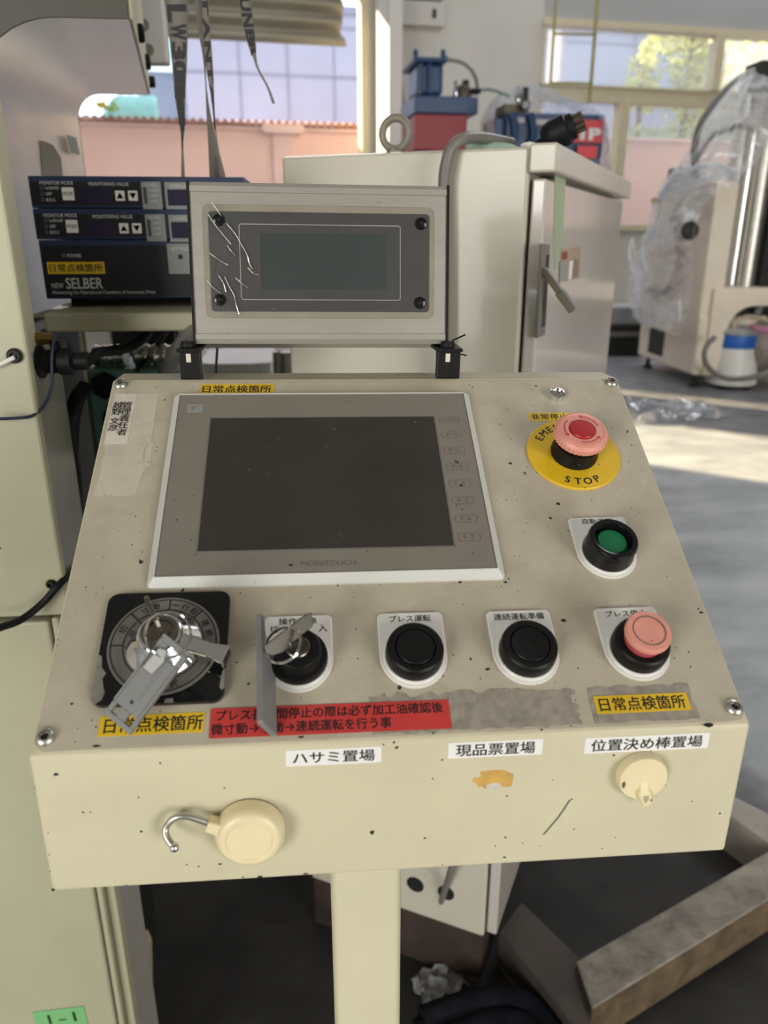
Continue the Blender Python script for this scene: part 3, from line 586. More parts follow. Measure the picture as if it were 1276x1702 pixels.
def outline(g, w, h, cx, cy, t, r, z=.0002):
    A = rrect(w, h, r, 4, cx, cy); B = rrect(w - 2 * t, h - 2 * t, max(r - t, .0001), 4, cx, cy); n = len(A)
    g.add([(x, y, z) for x, y in A + B], [(i, (i + 1) % n, n + (i + 1) % n, n + i) for i in range(n)])
for k, c in enumerate(cs):
    outline(g, .0150, .0064, kx, c[1], .0004, .0012)
    g.text('SYSTEM' if k == 0 else 'F %d' % k, kx, c[1], .0105 if k == 0 else .0072, .0026 if k == 0 else .0034, .0002, bold=.0)
q = loc2(786, 920, TPF); g.add([(x, y, .0002) for x, y in circ(.0011, 16, *q)], [tuple(range(16))])
g.obj('function_key', M_grayink, ts, recalc=False)
g = G(TPF); q = loc2(546, 936, TPF); g.text('MONITOUCH', q[0], q[1], .0345, .0042, bold=.0); g.obj('lettering', M_grayink, ts, recalc=False)
q = loc2(324, 679, TPF); o = G(TPF).prism(rrect(.0115, .0085, .0006, 2, *q), 0, .0001).obj('badge', M_selgray, ts)
g = G(TPF); g.text('F', q[0], q[1], .005, .0045, .0003, bold=.0); g.obj('badge_mark', M_tpface, o, recalc=False)

# ---- small chrome indicator
G(P14).lathe([(.0058, 0), (.0058, .0052), (.0050, .0058), (.0044, .0058), (.0042, .0035), (.0001, .0035)], 32, T(.1436, .2720, 0)).obj('indicator', M_chrome, con, smooth=True)

# ---- emergency stop
EX, EY = .1431, .2108
es = G(P14).lathe([(.0345, 0), (.0345, .0014), (.0340, .0018), (.0001, .0018)], 64, T(EX, EY, 0)).obj('emergency_stop', M_ydisc, con)
plab(es, 'yellow disc')
E1 = P14 @ T(EX, EY, .0018)
g = G(E1)
for k, ch in enumerate('STOP'):
    a = math.radians(-112 + k * 15.3); g.text(ch, .0275 * math.cos(a), .0275 * math.sin(a), None, .0058, .0001, rot=a + math.pi / 2, bold=.02)
for k, ch in enumerate('EMERGENCY'):
    a = math.radians(146 - k * 13.6); g.text(ch, .0275 * math.cos(a), .0275 * math.sin(a), None, .0058, .0001, rot=a - math.pi / 2, bold=.02)
g.obj('lettering', M_ink, es)
G(E1).lathe([(.0172, 0), (.0172, .0025), (.0165, .004), (.0160, .010), (.0168, .0105), (.0168, .0120), (.0130, .013), (.0120, .0165), (.0001, .0165)], 48).obj('collar', M_black, es, smooth=True)
n = 72; rings = []
for r0, h, kn in ((.0120, .0150, 0), (.0150, .0155, 0), (.0186, .0170, 1), (.0190, .0210, 1), (.0188, .0220, 0), (.0178, .0237, 0), (.0155, .0245, 0), (.0152, .0241, 0), (.0100, .0245, 0), (.0097, .0237, 0), (.0001, .0237, 0)):
    rings.append([((r0 + (.0005 if kn and k % 2 else 0)) * math.cos(2 * math.pi * k / n), (r0 + (.0005 if kn and k % 2 else 0)) * math.sin(2 * math.pi * k / n), h) for k in range(n)])
bt = G(E1).loft(rings).obj('mushroom_button', M_pink, es)
G(E1).lathe([(.0092, .0235), (.0090, .0250), (.0085, .0255), (.0001, .0257)], 40).obj('button_center', M_redcap, es, smooth=True)
g = G(E1)
for a0 in (15, 135, 255):
    pts = [(.0127 * math.cos(math.radians(a0 + k * 9)), .0127 * math.sin(math.radians(a0 + k * 9)), .0244) for k in range(8)]
    g.tube(pts, .00045, 6); e = V(pts[-1]); a = math.radians(a0 + 63 + 90)
    g.add([e + V((math.cos(a), math.sin(a), .0004)) * .0028, e + V((-math.sin(a), math.cos(a), .0004)) * .0018, e - V((-math.sin(a), math.cos(a), -.0004)) * .0018], [(0, 1, 2)])
g.obj('turn_arrow', M_pinkdeep, es)

# ---- legend plates and push buttons
def legend(x, y, wob=0.):
    r = .0200; P = [(x - r, y + .0300 - .002), (x - r + .002, y + .0300), (x + r - .002, y + .0300), (x + r, y + .0300 - .002)]
    P += [(x + r * math.cos(math.radians(-k * 180 / 24)), y + r * math.sin(math.radians(-k * 180 / 24))) for k in range(25)]
    return P
def push_button(x, y, txt, kind):
    B = P14 @ T(x, y, 0)
    R = .0163; H = .0118 if kind != 'lamp' else .0165
    lp = legend(0, 0)
    top = G(B).prism([(p[0] * 1.0, p[1]) for p in lp], 0, .0022)
    b = top.obj('push_button', M_white, con, bev=.0008, bseg=2); plab(b, {'lamp': 'green lamp button', 'mush': 'faded red button', 'black': 'black button', 'key': 'black key switch'}[kind] + ' on white legend plate')
    g = G(B)
    for s, xx, yy, w, h in txt: g.text(s, xx, yy, w, h, .0024, bold=.004)
    g.obj('lettering', M_ink, b)
    C = B @ T(0, 0, .0022)
    G(C).lathe([(.0183, -.001), (.0183, .0010), (.0175, .0018), (.0001, .0018)], 48).obj('base_ring', M_white, b, smooth=True)
    if kind == 'lamp': prof = [(.0168, .001), (.0168, .004), (.0161, .006), (R, H - .002), (R - .001, H - .0003), (R - .0025, H), (R - .0040, H - .0005), (R - .0048, H - .008), (.0001, H - .008)]
    elif kind == 'key': prof = [(.0167, .001), (.0168, .0055), (.0162, .0070), (.0140, .0072), (.0136, .0078), (.0132, .0138), (.0122, .0150), (.0060, .0150), (.0060, .0146), (.0001, .0146)]
    else: prof = [(.0167, .001), (.0168, .008), (R, H - .001), (R - .0012, H), (.0122, H), (.0116, H - .0010), (.0116, H - .003), (.0001, H - .003)]
    n = 90; rings = [[((r * (1 + (.012 if (i in (0, 1) and k % 2) else 0))) * math.cos(2 * math.pi * k / n), (r * (1 + (.012 if (i in (0, 1) and k % 2) else 0))) * math.sin(2 * math.pi * k / n), h) for k in range(n)] for i, (r, h) in enumerate(prof)]
    G(C).loft(rings).obj('bezel', M_black if kind != 'lamp' else M_blackgloss, b, smooth=True)
    if kind == 'black': G(C).lathe([(.0113, H - .004), (.0113, H - .0004), (.0108, H + .0002), (.0001, H - .0006)], 40).obj('button_cap', M_black, b, smooth=True)
    if kind == 'lamp':
        G(C).lathe([(.0108, H - .009), (.0110, H - .0062), (.0096, H - .0050), (.0092, H - .0040), (.0001, H - .0034)], 40).obj('lens', M_green, b, smooth=True)
    if kind == 'mush':
        G(C).lathe([(.0112, H - .003), (.0112, H + .006), (.0110, H + .0075), (.0001, H + .0075)], 40).obj('button_stem', M_pinkdeep, b, smooth=True)
        G(C).lathe([(.0128, H + .0055), (.0134, H + .0070), (.0134, H + .0100), (.0128, H + .0112), (.0098, H + .0113), (.0096, H + .0108), (.0092, H + .0108), (.0090, H + .0110), (.0001, H + .0106)], 56).obj('button_cap', M_pink, b, smooth=True)
        G(C).ring(.00935, .0097, H + .0106, H + .0115).obj('groove', M_grayink, b)
    if kind == 'key':
        G(C).lathe([(.0070, .0142), (.0070, .0160), (.0064, .0167), (.0001, .0167)], 32).obj('lock_cylinder', M_nickel, b, smooth=True)
    return C
push_button(.1448, .1206, [('自動運転', 0, .0262, .021, .0044)], 'lamp')
KC = push_button(-.0579, .0498, [('操作電源', -.0005, .0258, .0226, .0045), ('切', -.0145, .0205, .0048, .0046), ('入', .0145, .0205, .0052, .0048)], 'key')
push_button(.0095, .0496, [('プレス運転', 0, .0254, .0255, .0045)], 'black')
push_button(.0769, .0489, [('連続運転準備', 0, .0252, .0315, .0046)], 'black')
push_button(.1449, .0486, [('プレス停止', 0, .0252, .0265, .0046)], 'mush')

# ---- mode selector
DX, DY = -.1354, .0617
dp = G(P14 @ T(DX, DY, 0)).prism(rrect(.0724, .0724, .0065, 6), 0, .0040).obj('mode_selector', M_blackgloss, con, bev=.0007)
plab(dp, 'black square selector plate with silver dial')
D1 = P14 @ T(DX, DY, .0040)
g = G(D1)
r = random.Random(9)
def blob(pts): G(D1).prism(pts, 0, .0001).obj('worn_corner', M_scuff, dp)
blob([(-.0362, -.0300), (-.0340, -.0362), (-.0300, -.0330), (-.0290, -.0285), (-.0305, -.0240), (-.0315, -.0200), (-.0300, -.0170), (-.0330, -.0130), (-.0340, -.0060), (-.0362, -.0050)])
blob([(.0362, -.0160), (.0345, -.0180), (.0340, -.0230), (.0335, -.0280), (.0350, -.0300), (.0362, -.0280)])
blob([(.0040, -.0362), (.0090, -.0362), (.0085, -.0335), (.0045, -.0338)])
dr = G(D1).lathe([(.0318, 0), (.0318, .0006), (.0312, .0008), (.0001, .0008)], 72).obj('dial_plate', M_dial, dp)
g = G(D1 @ T(0, 0, .0009))
for r0, r1 in ((.0296, .0302), (.0226, .0232)): g.ring(r0, r1, 0, .0001, 72)
for a in (180, 135, 88, 47, -8): g.bc((.0264, 0, 0), (.0072, .0008, .0002), RZ(math.radians(a)))
for s, ang, st in (('切', 157, 0), ('寸動', 113, -14), ('一行程', 67, -13), ('連続', 22, -16), ('選択', -82, 19)):
    n = len(s)
    for k, ch in enumerate(s):
        a = math.radians(ang + st * (k - (n - 1) / 2)); bot = s == '選択'
        g.text(ch, .0264 * math.cos(a), .0264 * math.sin(a), .0046, .0046 if ch != '一' else .0007, .0001, rot=a - math.pi / 2 + (math.pi if bot else 0), bold=.006)
g.obj('lettering', M_ink, dr)
G(D1).lathe([(.0001, .0008), (.0205, .0008), (.0215, .0008), (.0215, .0020), (.0206, .0030), (.0165, .0075), (.0134, .0118), (.0122, .0140), (.0112, .0146), (.0106, .0146), (.0104, .0135), (.0001, .0135)], 64).obj('knob_cone', M_chrome, dp, smooth=True)
G(D1).lathe([(.0102, .0130), (.0102, .0150), (.0080, .0152), (.0078, .0140), (.0058, .0140), (.0056, .0160), (.0001, .0160)], 40).obj('lock_cylinder', M_nickel, dp, smooth=True)
LV = D1 @ RZ(math.radians(-21))
g = G(LV); g.loft([[(.006, -.0052, z0), (.006, .0052, z0), (.006, .0052, z1), (.006, -.0052, z1)] if k == 0 else [(x, -w, z0), (x, w, z0), (x, w, z1), (x, -w, z1)] for k, (x, w, z0, z1) in enumerate(((.006, .0052, .004, .013), (.030, .0046, .0065, .0125), (.0405, .0062, .0055, .0130)))])
lv = g.obj('lever', M_chrome, dp, bev=.0009); G(LV).prism(rrect(.0084, .0064, .0012, 3), 0, .0003, T(.0405, 0, .00925) @ RY(math.pi / 2) @ RZ(math.pi / 2)).obj('lever_tip', M_ink, lv)

# ================================================================ keys hanging in the two locks
def key_ring(g, c, R, nrm, wire=.0006, turns=2):
    F_ = frame(c, *axes(nrm))
    for k in range(turns): g.tube([(R * math.cos(a), R * math.sin(a), (k - .5) * wire * 1.6) for a in [2 * math.pi * i / 48 for i in range(48)]], wire, 6, closed=True, M=F_)
def axes(n):
    n = V(n).normalized(); x = V((0, 0, 1)).cross(n)
    x = x.normalized() if x.length > .01 else V((1, 0, 0)); return x, n.cross(x), n
def at(F, px, py, h): x, y = loc2(px, py, F, h); return F @ V((x, y, h))
def slab(P, th, nrm):  # planar polygon (world points) with thickness
    n = len(P); o = V(nrm).normalized() * th / 2
    return [p - o for p in P] + [p + o for p in P], [tuple(range(n - 1, -1, -1)), tuple(range(n, 2 * n))] + [(i, (i + 1) % n, n + (i + 1) % n, n + i) for i in range(n)]
UPN = PM.to_3x3().col[2].normalized()
# key in the mode selector; its tag lies across the dial down to the yellow sticker
kb = D1 @ V((0, 0, .0160))
k1 = thing('key', 'silver key with grey plastic tag in the chrome mode selector knob', 'key', kb, 'keys in the console locks')
ax = (at(D1, 487, 0, .04) - at(D1, 480, 0, .04)).normalized()
pA = at(D1, 266, 1044, .026); pB = at(D1, 277, 1060, .026)
KF = D1 @ RZ(math.radians(116))          # blade plane direction (seen almost edge on)
g = G(KF); g.prism([(-.0035, .0130), (.0035, .0130), (.0035, .0200), (.0098, .0215), (.0112, .0250), (.0110, .0370), (.0080, .0400), (-.0080, .0400), (-.0110, .0370), (-.0112, .0250), (-.0098, .0215), (-.0035, .0200)], -.0012, .0012, RX(math.pi / 2))
g.obj('bow', M_nickel, k1, bev=.0005)
rc = D1 @ V((.0035, .0025, .0440)); rc = at(D1, 279, 1055, .034)
g = G(); key_ring(g, rc, .0122, (rc - CAM_POS).normalized() + V((.25, .1, .1))); g.obj('split_ring', M_chrome, k1, smooth=True)
tA = at(D1, 301, 1057, .028); tB = at(D1, 332, 1064, .027); tC = at(D1, 219, 1217, .0065); tD = at(D1, 171, 1190, .0075); tE = at(D1, 258, 1075, .030)
ctr = (tA + tC) / 2; vd = ((tE + tB) / 2 - (tC + tD) / 2); L_ = vd.length; vd.normalize(); wd_ = (tC - tD); wd_ = (wd_ - vd * wd_.dot(vd)); W_ = wd_.length * 1.04; wd_.normalize()
TF = frame((tC + tD) / 2, wd_, vd, wd_.cross(vd))
if TF.to_3x3().col[2].dot(CAM_POS - ctr) < 0: TF = frame((tC + tD) / 2, -wd_, vd, (-wd_).cross(vd))
def key_tag(TF, W_, L_, parent):
    g = G(TF); t = .0013
    # frame with a window opening near the ring end and two slots at the foot
    y0, y1 = L_ * .80, L_ * .97
    g.box((-W_ / 2, .0085, -t), (W_ / 2, y0, t))
    g.box((-W_ / 2, 0, -t), (W_ / 2, .0030, t)); g.box((-W_ / 2, .003, -t), (-W_ * .36, .0085, t)); g.box((W_ * .36, .003, -t), (W_ / 2, .0085, t)); g.box((-W_ * .14, .003, -t), (W_ * .14, .0085, t))
    g.box((-W_ / 2, y0, -t), (-W_ / 2 + .0025, y1, t)); g.box((W_ / 2 - .0035, y0, -t), (W_ / 2, y1, t)); g.box((-W_ / 2, y1 - .002, -t), (W_ / 2, y1 + .0015, t))
    g.box((-W_ / 2 + .0025, y0, -t), (-W_ / 2 + .0060, y1 - .002, t))
    o = g.obj('tag', M_tag, parent, bev=.0003)
    g = G(TF); g.box((W_ * .08, .016, t), (W_ * .13, y0, t + .0005)); g.box((-W_ * .5, .0095, t), (-W_ * .44, y0, t + .0009)); g.box((W_ * .44, .0095, t), (W_ * .5, y0, t + .0009)); g.obj('rib', M_tag, o)
    G(TF).prism([(-W_ * .36, y0 - .010), (-W_ * .02, y0 - .010), (W_ * .05, y0 - .001), (-W_ * .10, y0 + .0045), (-W_ * .32, y0 + .003)], t, t + .0022).obj('catch', mat('pale_grey_plastic', (.42, .42, .41), .45), o, bev=.0008)
    G(TF).prism(circ(.0011, 12, -W_ * .02, .0135), t, t + .0002).obj('pin_hole', M_ink, o)
    return o
key_tag(TF, W_, L_, k1)
# key in the power switch; its tag hangs seen almost edge on
kb2 = KC @ V((0, 0, .0167))
k2 = thing('key', 'dull nickel key with edge-on grey tag in the black power key switch', 'key', kb2, 'keys in the console locks')
q = [(437, 1074), (440, 1086), (452, 1090), (470, 1084), (488, 1066), (519, 1041), (517, 1018), (508, 1021)]
KN = (V((.35, -.75, .45))).normalized()
kc = KC @ V((-.002, .002, .029))
P = [onP(x, y, kc, KN) for x, y in q]
vs, fs = slab(P, .0022, KN); g = G(); g.add(vs, fs); g.tube([kb2 - UPN * .004, kb2 + UPN * .006, onP(478, 1072, kc, KN)], .0026, 8)
g.obj('bow', mat('dark_nickel', (.13, .12, .10), .35, metal=.9, var=.1), k2, bev=.0004)
rc = at(KC, 470, 1072, .030); g = G(); key_ring(g, rc, .0105, (CAM_POS - rc).normalized() + V((-.5, .2, .5))); g.obj('split_ring', M_chrome, k2, smooth=True)
# the tag stands on its long edge, square to the panel, so that mostly its near edge shows
f1 = at(P14, 461, 1221, .003); f0 = at(P14, 457, 1052, .004); n1 = at(P14, 436, 1196, .0205)
up_ = (f0 - f1).normalized(); ac = n1 - f1; ac = (ac - up_ * ac.dot(up_)).normalized(); nn = up_.cross(ac)
if nn.dot(CAM_POS - f1) < 0: nn = -nn
KTF = frame(f1, ac, up_, nn); Wt = .0185; Lt = .066
g = G(KTF)
g.prism([(0, -.0005), (Wt - .0015, .0005), (Wt, .0015), (Wt, Lt), (Wt * .80, Lt), (Wt * .68, Lt * .83), (Wt * .45, Lt * .76), (0, Lt * .76)], -.0036, 0)
to = g.obj('tag', M_tag, k2, bev=.0005)
g = G(KTF); g.lathe([(.0001, 0), (.0042, 0), (.0042, .0030), (.0036, .0036), (.0001, .0036)], 20, T(Wt * .30, Lt * .70, 0)); g.obj('catch', M_tag, to, smooth=True)

# ================================================================ magnet hooks on the front face
HC = loc2(415, 1390, FM, .008)
h1 = thing('magnet_hook', 'round ivory magnet with bent steel hook, left on the console front', 'magnet hook', FM @ V((HC[0], HC[1], 0)), 'magnet hooks on the console front')
HF = FM @ T(HC[0], HC[1], 0)
G(HF).lathe([(.0180, 0), (.0192, .001), (.0192, .0075), (.0182, .0105), (.0160, .0125), (.0135, .0129), (.0126, .0125), (.0122, .0120), (.0001, .0120)], 64).obj('magnet_body', M_ivory, h1, smooth=True)
G(HF).lathe([(.0190, -.0001), (.0188, .0008), (.0001, .0008)], 48).obj('magnet_disc', M_dark, h1)
dirh = math.atan2(loc2(345, 1372, FM, .008)[1] - HC[1], loc2(345, 1372, FM, .008)[0] - HC[0])
g = G(HF @ RZ(dirh)); g.loft([[(x, y * s, z * s + .0065) for y, z in rrect(.0078, .0080, .0012, 2)] for x, s in ((.015, 1.15), (.019, 1.0), (.0245, .92))]); g.obj('neck', M_ivory, h1, bev=.0004)
pts = [(348, 1368), (330, 1362), (312, 1357), (297, 1357), (285, 1363), (276, 1375), (276, 1388), (282, 1399), (290, 1408)]
hp = [HF.inverted() @ at(FM, x, y, .0068 + .006 * max(0, (k - 5) / 3)) for k, (x, y) in enumerate(pts)]
g = G(HF); g.tube(spline(hp, 6), .0019, 12); g.obj('hook', M_steel, h1, smooth=True)
g = G(HF); g.lathe([(.0027 * math.sin(math.pi * k / 10) + .00001, -.0027 * math.cos(math.pi * k / 10)) for k in range(11)], 16, T(*hp[-1])); g.obj('hook_tip', M_chrome, h1, smooth=True)
HC2 = loc2(1067, 1291, FM, .004)
h2 = thing('magnet_hook', 'flat pale yellow magnet disc with small plastic peg, right on the console front', 'magnet hook', FM @ V((HC2[0], HC2[1], 0)), 'magnet hooks on the console front')
HF2 = FM @ T(HC2[0], HC2[1], 0)
G(HF2).lathe([(.0140, 0), (.0146, .0006), (.0146, .0050), (.0138, .0062), (.0001, .0066)], 56).obj('magnet_body', M_ivory, h2, smooth=True)
g = G(HF2); g.loft([[(x + .0005, y, z) for x, z in rrect(w, d, .0012, 3)] for y, w, d in ((.0135, .0004, .0005), (.009, .0030, .0030), (0, .0052, .0120), (-.006, .0060, .0160), (-.0095, .0060, .0180))]); g.obj('rib', M_ivory, h2, bev=.0005)
g = G(HF2)
for t_ in (0,):
    P = [(-.0032, -.0070), (.0040, -.0070), (.0060, -.0105), (.0062, -.0150), (.0042, -.0182), (.0012, -.0186), (-.0006, -.0150), (-.0022, -.0115)]
    g.prism(P, .003, .0085); 
g.obj('peg', M_ivory, h2, bev=.0012)
G(HF2).prism([(.0004, -.0090), (.0030, -.0090), (.0038, -.0125), (.0018, -.0150), (.0004, -.012)], .0085, .0087).obj('peg_hollow', mat('ivory_plastic_dark', (.42, .36, .22), .5), h2)  # darker ivory patch drawn for the hollow of the peg
g = G(HF2); g.prism([(-.0125, -.0020), (-.0112, -.0006), (-.0105, -.0030), (-.0112, -.0055), (-.0122, -.0045)], .0064, .0066); g.obj('stain', M_woodside, h2)

# ================================================================ display unit on its two brackets
DT = math.radians(10)
DM = MC @ frame((-.0388, .262, 1.2180), (1, 0, 0), (0, math.sin(DT), math.cos(DT)), (0, -math.cos(DT), math.sin(DT)))
DW, DHH, DD = .1952, .1190, .075
du = thing('display_unit', 'aluminium display box with small dark screen mounted above the console', 'display', MC @ V((-.0397, .29, 1.1916)))
g = G(DM)
# extruded face with shallow ribs along top and bottom
pf = [(0, -DD), (0, -.001), (.0035, .0008), (.0075, .0008), (.0080, 0), (DHH - .0075, 0), (DHH - .007, .0008), (DHH - .003, .0008), (DHH, -.001), (DHH, -DD)]
g.loft([[(sx * DW / 2, y, z) for y, z in pf] for sx in (-1, 1)]); g.obj('case', M_alu, du)
for sx in (-1, 1): G(DM).bc((sx * (DW / 2 + .0011), DHH / 2, -DD / 2 + .0004), (.0022, DHH + .0012, DD + .002)).obj('side_plate', M_black, du, bev=.0005)
def dl(x, y, h=0): return loc2(x, y, DM, h)
qa = [dl(*p) for p in ((338, 339), (722, 346), (718, 531), (342, 527))]
cx = sum(p[0] for p in qa) / 4; cy = sum(p[1] for p in qa) / 4; ww = (qa[1][0] - qa[0][0] + qa[2][0] - qa[3][0]) / 2; hh = (qa[0][1] - qa[3][1] + qa[1][1] - qa[2][1]) / 2
G(DM).prism(rrect(ww, hh, .005, 5, cx, cy), -.001, .0012).obj('gasket', mat('beige_gasket', (.24, .215, .165), .6, var=.08, vscale=40), du, bev=.0004)
qb = [dl(*p) for p in ((348, 351), (713, 358), (711, 521), (351, 516))]
cx = sum(p[0] for p in qb) / 4; cy = sum(p[1] for p in qb) / 4; ww = (qb[1][0] - qb[0][0] + qb[2][0] - qb[3][0]) / 2; hh = (qb[0][1] - qb[3][1] + qb[1][1] - qb[2][1]) / 2
fp = G(DM).prism(rrect(ww, hh, .0025, 5, cx, cy), .0012, .0022).obj('front_panel', mat('charcoal_panel', (.048, .046, .043), .42, var=.08, vscale=30, specks=.08, sscale=200, scol=(.2, .2, .18)), du)
qc = [dl(*p) for p in ((398, 373), (666, 376), (664, 501), (400, 498))]
cx = sum(p[0] for p in qc) / 4; cy = sum(p[1] for p in qc) / 4; ww = (qc[1][0] - qc[0][0] + qc[2][0] - qc[3][0]) / 2; hh = (qc[0][1] - qc[3][1] + qc[1][1] - qc[2][1]) / 2
g = G(DM); outline(g, ww, hh, cx, cy, .0005, .002, .0024); g.obj('outline', mat('pale_line', (.36, .35, .31), .5), fp, recalc=False)
qd = [dl(*p) for p in ((432, 388), (641, 390), (641, 484), (434, 481))]
G(DM).prism(rrect(qd[1][0] - qd[0][0], qd[0][1] - qd[3][1], .001, 3, (qd[0][0] + qd[1][0]) / 2, (qd[0][1] + qd[3][1]) / 2), .0022, .0024).obj('screen', mat('teal_lcd', (.036, .045, .044), .35, var=.08), fp)
for p in ((364, 367), (699, 373), (697, 504), (366, 499)):
    x, y = dl(*p); s = G(DM).lathe([(.0046, .0022), (.0046, .0030), (.0038, .0044), (.0020, .0048), (.0001, .0048)], 24, T(x, y, 0)).obj('screw', M_blackgloss, du, smooth=True)
    g = G(DM @ T(x, y, .0048)); g.bc((0, 0, 0), (.003, .0006, .0003)); g.bc((0, 0, 0), (.0006, .003, .0003)); g.obj('cross_slot', M_ink, s)
# clear protective film, lifting and creased at the left
g = G(DM); rows = []
for k in range(13):
    t = k / 12; x0, y0 = dl(345, 352); x1, y1 = dl(345, 520)
    y = y0 + (y1 - y0) * t; w = .012 + .006 * math.sin(t * 7)
    rows.append([(x0 - .001, y, .0026 + .002 * abs(math.sin(t * 11))), (x0 + w * .5, y, .0034 + .0015 * math.sin(t * 9)), (x0 + w, y, .0026)])
g.loft(rows, closed=False); pf_ = g.obj('peeling_film', M_thinfilm, du, smooth=True)
g = G(DM)
for pts in (((352, 338), (361, 350), (372, 367)), ((346, 357), (358, 375), (370, 390), (385, 408)), ((377, 373), (392, 391), (401, 407), (411, 425), (415, 440), (420, 448)), ((349, 422), (360, 430), (372, 438), (380, 442)), ((374, 461), (382, 478), (390, 493), (393, 508), (398, 523)), ((345, 468), (354, 478), (368, 489)), ((392, 463), (402, 472), (413, 480)), ((378, 409), (384, 418), (392, 426)), ((412, 446), (422, 456), (431, 458)), ((364, 459), (372, 472), (376, 486))):
    g.tube(spline([(*dl(x, y), .0040 + .0006 * (i % 2)) for i, (x, y) in enumerate(pts)], 4), .00042, 5)
g.obj('crease', M_crease, pf_, smooth=True)
# brackets
for x0, x1 in ((-.1490, -.1325), (.0515, .0702)):
    xc = (x0 + x1) / 2; w = x1 - x0
    b = G(MC).box((x0, .2535, ZTOP), (x1, .262, 1.2140)).obj('bracket', M_black, du, bev=.001)
    G(MC).box((x0 - .0012, .2505, 1.2130), (x1 + .0012, .285, 1.2156)).obj('flange', M_black, b, bev=.0006)
    G(MC).box((xc - .0035 + .0008, .2530, 1.2050), (xc + .0008, .2536, 1.2115)).obj('slot', M_oldlabel, b)
    g = G(MC); g.lathe([(.0058, 0), (.0062, .002), (.0050, .0045), (.0001, .005)], 20, T(xc - .002 if x0 < 0 else xc,   .262, 1.2156)); 
    if x0 > 0: g.tube([(xc + .003, .258, 1.221), (xc + .0115, .250, 1.2265)], .0007, 6); g.tube([(x1, .2535, 1.211), (x1 + .004, .250, 1.2105)], .0006, 6)
    g.obj('thumb_nut', M_rubber, b, smooth=True)

# ================================================================ press at the left
XE = -.3315; YP = .45
M_near = mat('shaded_frame_paint', (.062, .058, .045), .5, var=.05)  # shade on the C frame plates put into the paint colour
pr = thing('press_machine', 'large cream press with open throat and column along the left edge', 'press', (-.75, .65, 0))
G().box((-1.30, YP, .892), (XE, YP + .012, 1.40)).obj('column_cover', M_press, pr, bev=.003)
G().box((-1.30, YP - .006, .10), (XE - .022, YP + .012, .888)).obj('lower_cover', M_press, pr, bev=.003)
G().box((-1.30, YP + .012, 1.18), (XE - .004, .495, 1.42)).obj('upper_column', M_press, pr, bev=.003)
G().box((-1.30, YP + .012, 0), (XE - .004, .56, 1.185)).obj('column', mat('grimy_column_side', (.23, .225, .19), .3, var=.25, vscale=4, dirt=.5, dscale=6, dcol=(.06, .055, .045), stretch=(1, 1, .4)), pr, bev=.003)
g = G(); g.box((XE - .020, YP - .002, .10), (XE - .0125, .47, .89)); g.box((XE - .012, YP + .008, .05), (XE, .475, .89)); g.obj('edge_flange', M_press, pr, bev=.002)
G().box((-1.30, .56, 0), (-.40, .86, 1.18)).obj('rear_column', M_dark, pr)
# C-shaped throat: back, fillet and ceiling as one painted plate, deep toward the doorway
def arc_prof(x, zt, r, xr, zb):
    P = [(x, zb), (x, zt - r - .06)]
    for k in range(11): a = math.radians(180 - 90 * k / 10); P.append((x + r + r * math.cos(a), zt - r + r * math.sin(a)))
    P.append(((x + r + xr) / 2, zt)); P.append((xr, zt)); return P
YT0, YF = .70, 1.225
xa, xb = -.249, -.330
def throat(t): return arc_prof(-.440 - .017 * t, 1.531 + .001 * t, .108 - .066 * t, xa + (xb - xa) * t, 1.19)
G().loft([[(x, YT0 + (YF - YT0) * k / 8, z) for x, z in throat(k / 8)] for k in range(9)], closed=False).obj('throat_surface', M_throat, pr, smooth=True)
# outer plates of the C frame, near and far, cut to the same outline
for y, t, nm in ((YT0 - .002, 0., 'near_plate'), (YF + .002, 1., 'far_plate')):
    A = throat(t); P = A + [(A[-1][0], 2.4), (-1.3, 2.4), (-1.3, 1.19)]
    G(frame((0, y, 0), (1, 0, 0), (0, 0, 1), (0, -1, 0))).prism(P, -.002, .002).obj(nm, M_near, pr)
g = G(); g.add([(xa, YT0, 1.531), (xb, YF, 1.532), (xb, YF, 2.4), (xa, YT0, 2.4), (xa + .004, YT0, 1.531), (xb + .004, YF, 1.532), (xb + .004, YF, 2.4), (xa + .004, YT0, 2.4)], [(0, 1, 2, 3), (4, 5, 6, 7), (0, 1, 5, 4), (1, 2, 6, 5), (2, 3, 7, 6), (3, 0, 4, 7)])
g.obj('end_plate', M_press, pr, bev=.001)
def on_end(px, py): n = V((YF - YT0, -(xb - xa), 0)).normalized(); return onP(px, py, (xa + .004, YT0, 1.531), n), n
for px, py, s in ((230, 55, .0115), (242, 103, .0115), (251, 136, .0105)):
    c, n = on_end(px, py); G(frame(c, *axes(n))).lathe([(s, -.004), (s, .006), (s * .8, .008), (s * .4, .008), (s * .4, .002), (.0001, .002)], 18).obj('bolt', M_rubber, pr, smooth=True)
G().box((-1.28, .72, 1.19), (-.50, 1.20, 1.20)).obj('throat_floor', M_press, pr)
# pocket in the throat back, and a square patch
XT = -.449
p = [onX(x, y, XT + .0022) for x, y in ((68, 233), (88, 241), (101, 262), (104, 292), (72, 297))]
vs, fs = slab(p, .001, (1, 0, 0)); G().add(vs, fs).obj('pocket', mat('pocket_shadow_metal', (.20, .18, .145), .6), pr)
p = [onX(x, y, XT + .0022) for x, y in ((111, 224), (126, 229), (133, 258), (116, 253))]
vs, fs = slab(p, .001, (1, 0, 0)); G().add(vs, fs).obj('grey_patch', M_selgray, pr)
